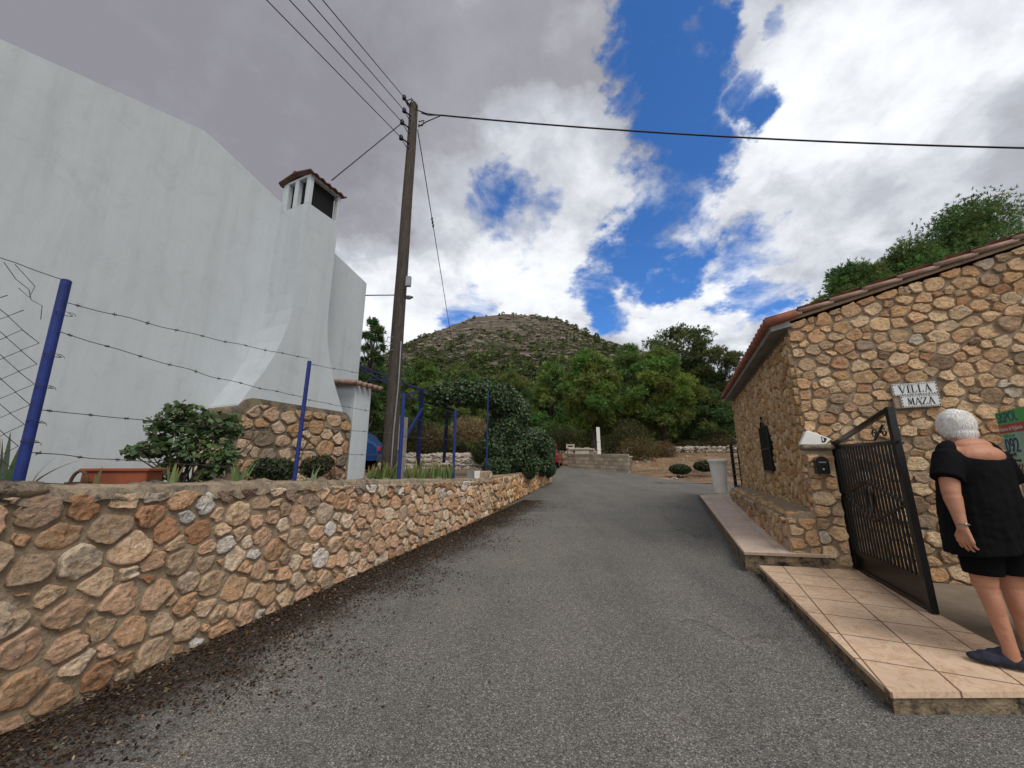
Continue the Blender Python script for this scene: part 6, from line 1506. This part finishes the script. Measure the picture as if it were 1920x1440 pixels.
# hair
hm = MB(); hcv = (0.0, .038, 1.492)
E(hm, hcv, (.084, .097, .108), n=28, m=20); E(hm, (0, .0, 1.435), (.066, .055, .055)); E(hm, (0, -.012, 1.40), (.046, .034, .035))
for s in (-1, 1): E(hm, (s * .062, .022, 1.45), (.022, .04, .045))
def hair_post(A):
    c = np.array(bp_(*hcv)); d = A - c; L = np.linalg.norm(d, axis=1, keepdims=True); u_ = d / L
    nz_ = np.array([noise.noise((q[0] * 22, q[1] * 22, q[2] * 9)) for q in A]); nz2 = np.array([noise.noise((q[0] * 90, q[1] * 90, q[2] * 16)) for q in A])
    return A + u_ * (nz_ * .006 + nz2 * .0035)[:, None]
ho = remesh(hm, 'hair', 'hair', wm, .005, 4, hair_post)
me = ho.data; ca = me.color_attributes.new('Col', 'FLOAT_COLOR', 'POINT'); nv_ = len(me.vertices); cc = np.ones((nv_, 4), np.float32); cc[:, :3] = (.90, .885, .85); ca.data.foreach_set('color', cc.ravel())
V = np.empty(nv_ * 3, np.float32); me.vertices.foreach_get('co', V); V = V.reshape(-1, 3) + np.array(W[wm.name]); Nr = np.empty(nv_ * 3, np.float32); me.vertices.foreach_get('normal', Nr); Nr = Nr.reshape(-1, 3)
n = 9000; ii = rng.integers(0, nv_, n); P = V[ii]; Nr = Nr[ii]
crown = np.array(bp_(0, -.005, 1.585)); away = unit(P - crown + [0, 0, -.03]); tg = unit(away - Nr * (away * Nr).sum(1, keepdims=True) + rng.normal(size=(n, 3)) * .16); dn = unit(tg + Nr * .12)
leaves('hair_strands', P + Nr * .002 + dn * .008, dn, unit(np.cross(dn, Nr)), rng.uniform(.018, .034, n), .0026, cols(n, (.92, .90, .86), .08, .02), 'drygrass', ho)
# shorts
sm_ = MB()
for s, hx_, kx, ky in ((-1, -.088, -.098, .01), (1, .092, .102, .03)):
    rcone(sm_, bp_(hx_, 0, .80), bp_(hx_ + (kx - hx_) * .7, ky * .7, .545), .108, .094)
E(sm_, (0, 0, .88), (.195, .145, .12))
def cut(zc):
    def f(A):
        k = A[:, 2] < FT.z + zc; A[k, 2] = FT.z + zc + (A[k, 2] - FT.z - zc) * .04; return A
    return f
remesh(sm_, 'shorts', 'shorts', wm, .008, 6, cut(.525))
# dress
dr = MB(); rings = [(1.20, .06, .03, 0), (1.385, .120, .050, 0), (1.380, .165, .072, 0), (1.350, .208, .092, 0), (1.30, .230, .115, 0), (1.25, .228, .138, 0), (1.17, .222, .155, 0), (1.08, .215, .168, .01), (.98, .228, .175, .01), (.88, .235, .172, .01), (.78, .242, .172, .01), (.70, .245, .172, .01), (.665, .245, .172, .01)]
vs = []; nn_ = 40
for ri, (z, a, b, yo) in enumerate(rings):
    for k in range(nn_):
        t_ = 2 * math.pi * k / nn_; sx, sy = math.cos(t_), math.sin(t_)
        fold = 1 + .028 * math.sin(t_ * 7 + z * 3) * max(0, (1.2 - z) / .5) + .02 * math.sin(t_ * 3 + 1) * max(0, (1.1 - z))
        sw = -.035 * max(0, (1.05 - z)) * 1.5
        zz = z
        # neckline: the top rings dip at the back (y<0) and stay high on the shoulders
        if ri < 5: zz = z - (.135 if sy < 0 else .04) * (1 - abs(sx) ** 1.7) * (.2, 1, 1, .75, .3)[ri]
        if z < .8: zz = z + .035 * sx * 1.0
        vs.append(bp_(sx * a * fold + sw, sy * b * fold + yo, zz))
m_ = len(rings); fs = [(i * nn_ + k, i * nn_ + (k + 1) % nn_, (i + 1) * nn_ + (k + 1) % nn_, (i + 1) * nn_ + k) for i in range(m_ - 1) for k in range(nn_)] + [tuple(range(nn_)), tuple((m_ - 1) * nn_ + k for k in range(nn_))]
dr.add(vs, fs)
for s, a_, b_ in ((-1, (-.160, -.005, 1.285), (-.262, -.045, 1.12)), (1, (.165, 0, 1.285), (.265, .02, 1.10))):
    dr.tube([bp_(*a_), bp_(*(Vector(a_).lerp(Vector(b_), .35))), bp_(*b_)], [.076, .080, .080], 20)
def folds(A):
    c = np.array(FT); out = A.copy()
    for i_, q in enumerate(A):
        dx, dy = q[0] - c[0], q[1] - c[1]; L = math.hypot(dx, dy) + 1e-6; an = math.atan2(dy, dx); zz = q[2] - c[2]
        f = .016 * noise.noise((math.cos(an) * 3.2, math.sin(an) * 3.2, zz * 1.6 + 4)) + .008 * noise.noise((math.cos(an) * 7, math.sin(an) * 7, zz * 3.5)) + .005 * noise.noise((q[0] * 20, q[1] * 20, q[2] * 26))
        f *= min(1, max(.25, (1.32 - zz) * 2)); out[i_, 0] += dx / L * f; out[i_, 1] += dy / L * f
    return out
remesh(dr, 'dress', 'dress', wm, .008, 4, folds)
# slippers
shm = {}
for s, ax, ay in ((-1, -.085, -.03), (1, .105, .01)):
    fd = Vector((-.86, .50, 0)).normalized() if s < 0 else Vector((-.80, .60, 0)).normalized(); a = Vector((ax, ay, .0)); sd2 = Vector((-fd.y, fd.x, 0))
    m1 = MB()
    Rf = Matrix((fd, sd2, Z)).transposed()
    for (q, w, l, h, zc) in ((-.03, .040, .05, .036, .034), (.03, .041, .07, .036, .034), (.11, .047, .07, .034, .030), (.155, .042, .055, .026, .026)):
        m1.ell(bp_(*(a + fd * q + Z * zc)), (l, w, h), Rw_ @ Rf, 16, 10)
    m1.ell(bp_(*(a + fd * .11 + Z * .055)), (.05, .035, .018), Rw_ @ Rf, 12, 8)
    fz = FT.z
    sp_ = remesh(m1, 'slipper', 'shoe', wm, .006, 4, lambda A: np.stack([A[:, 0], A[:, 1], np.maximum(A[:, 2], fz + .0)], 1))
# bracelet
mb = MB(); w_ = Vector(wr_l) + Vector((0, -.005, .028)); 
mb.tube([bp_(*(w_ + Vector((.031 * math.cos(a), .031 * math.sin(a), .004 * math.sin(a * 2))))) for a in np.linspace(0, 2 * math.pi, 25)], .0045, 8); mb.box(bp_(*(w_ + Vector((-.01, -.033, 0)))), (.022, .006, .014), Rw_)
mb.build('bracelet', 'metal', wm, smooth=True)

bpy.context.view_layer.update()
print('objects', len(D.objects))
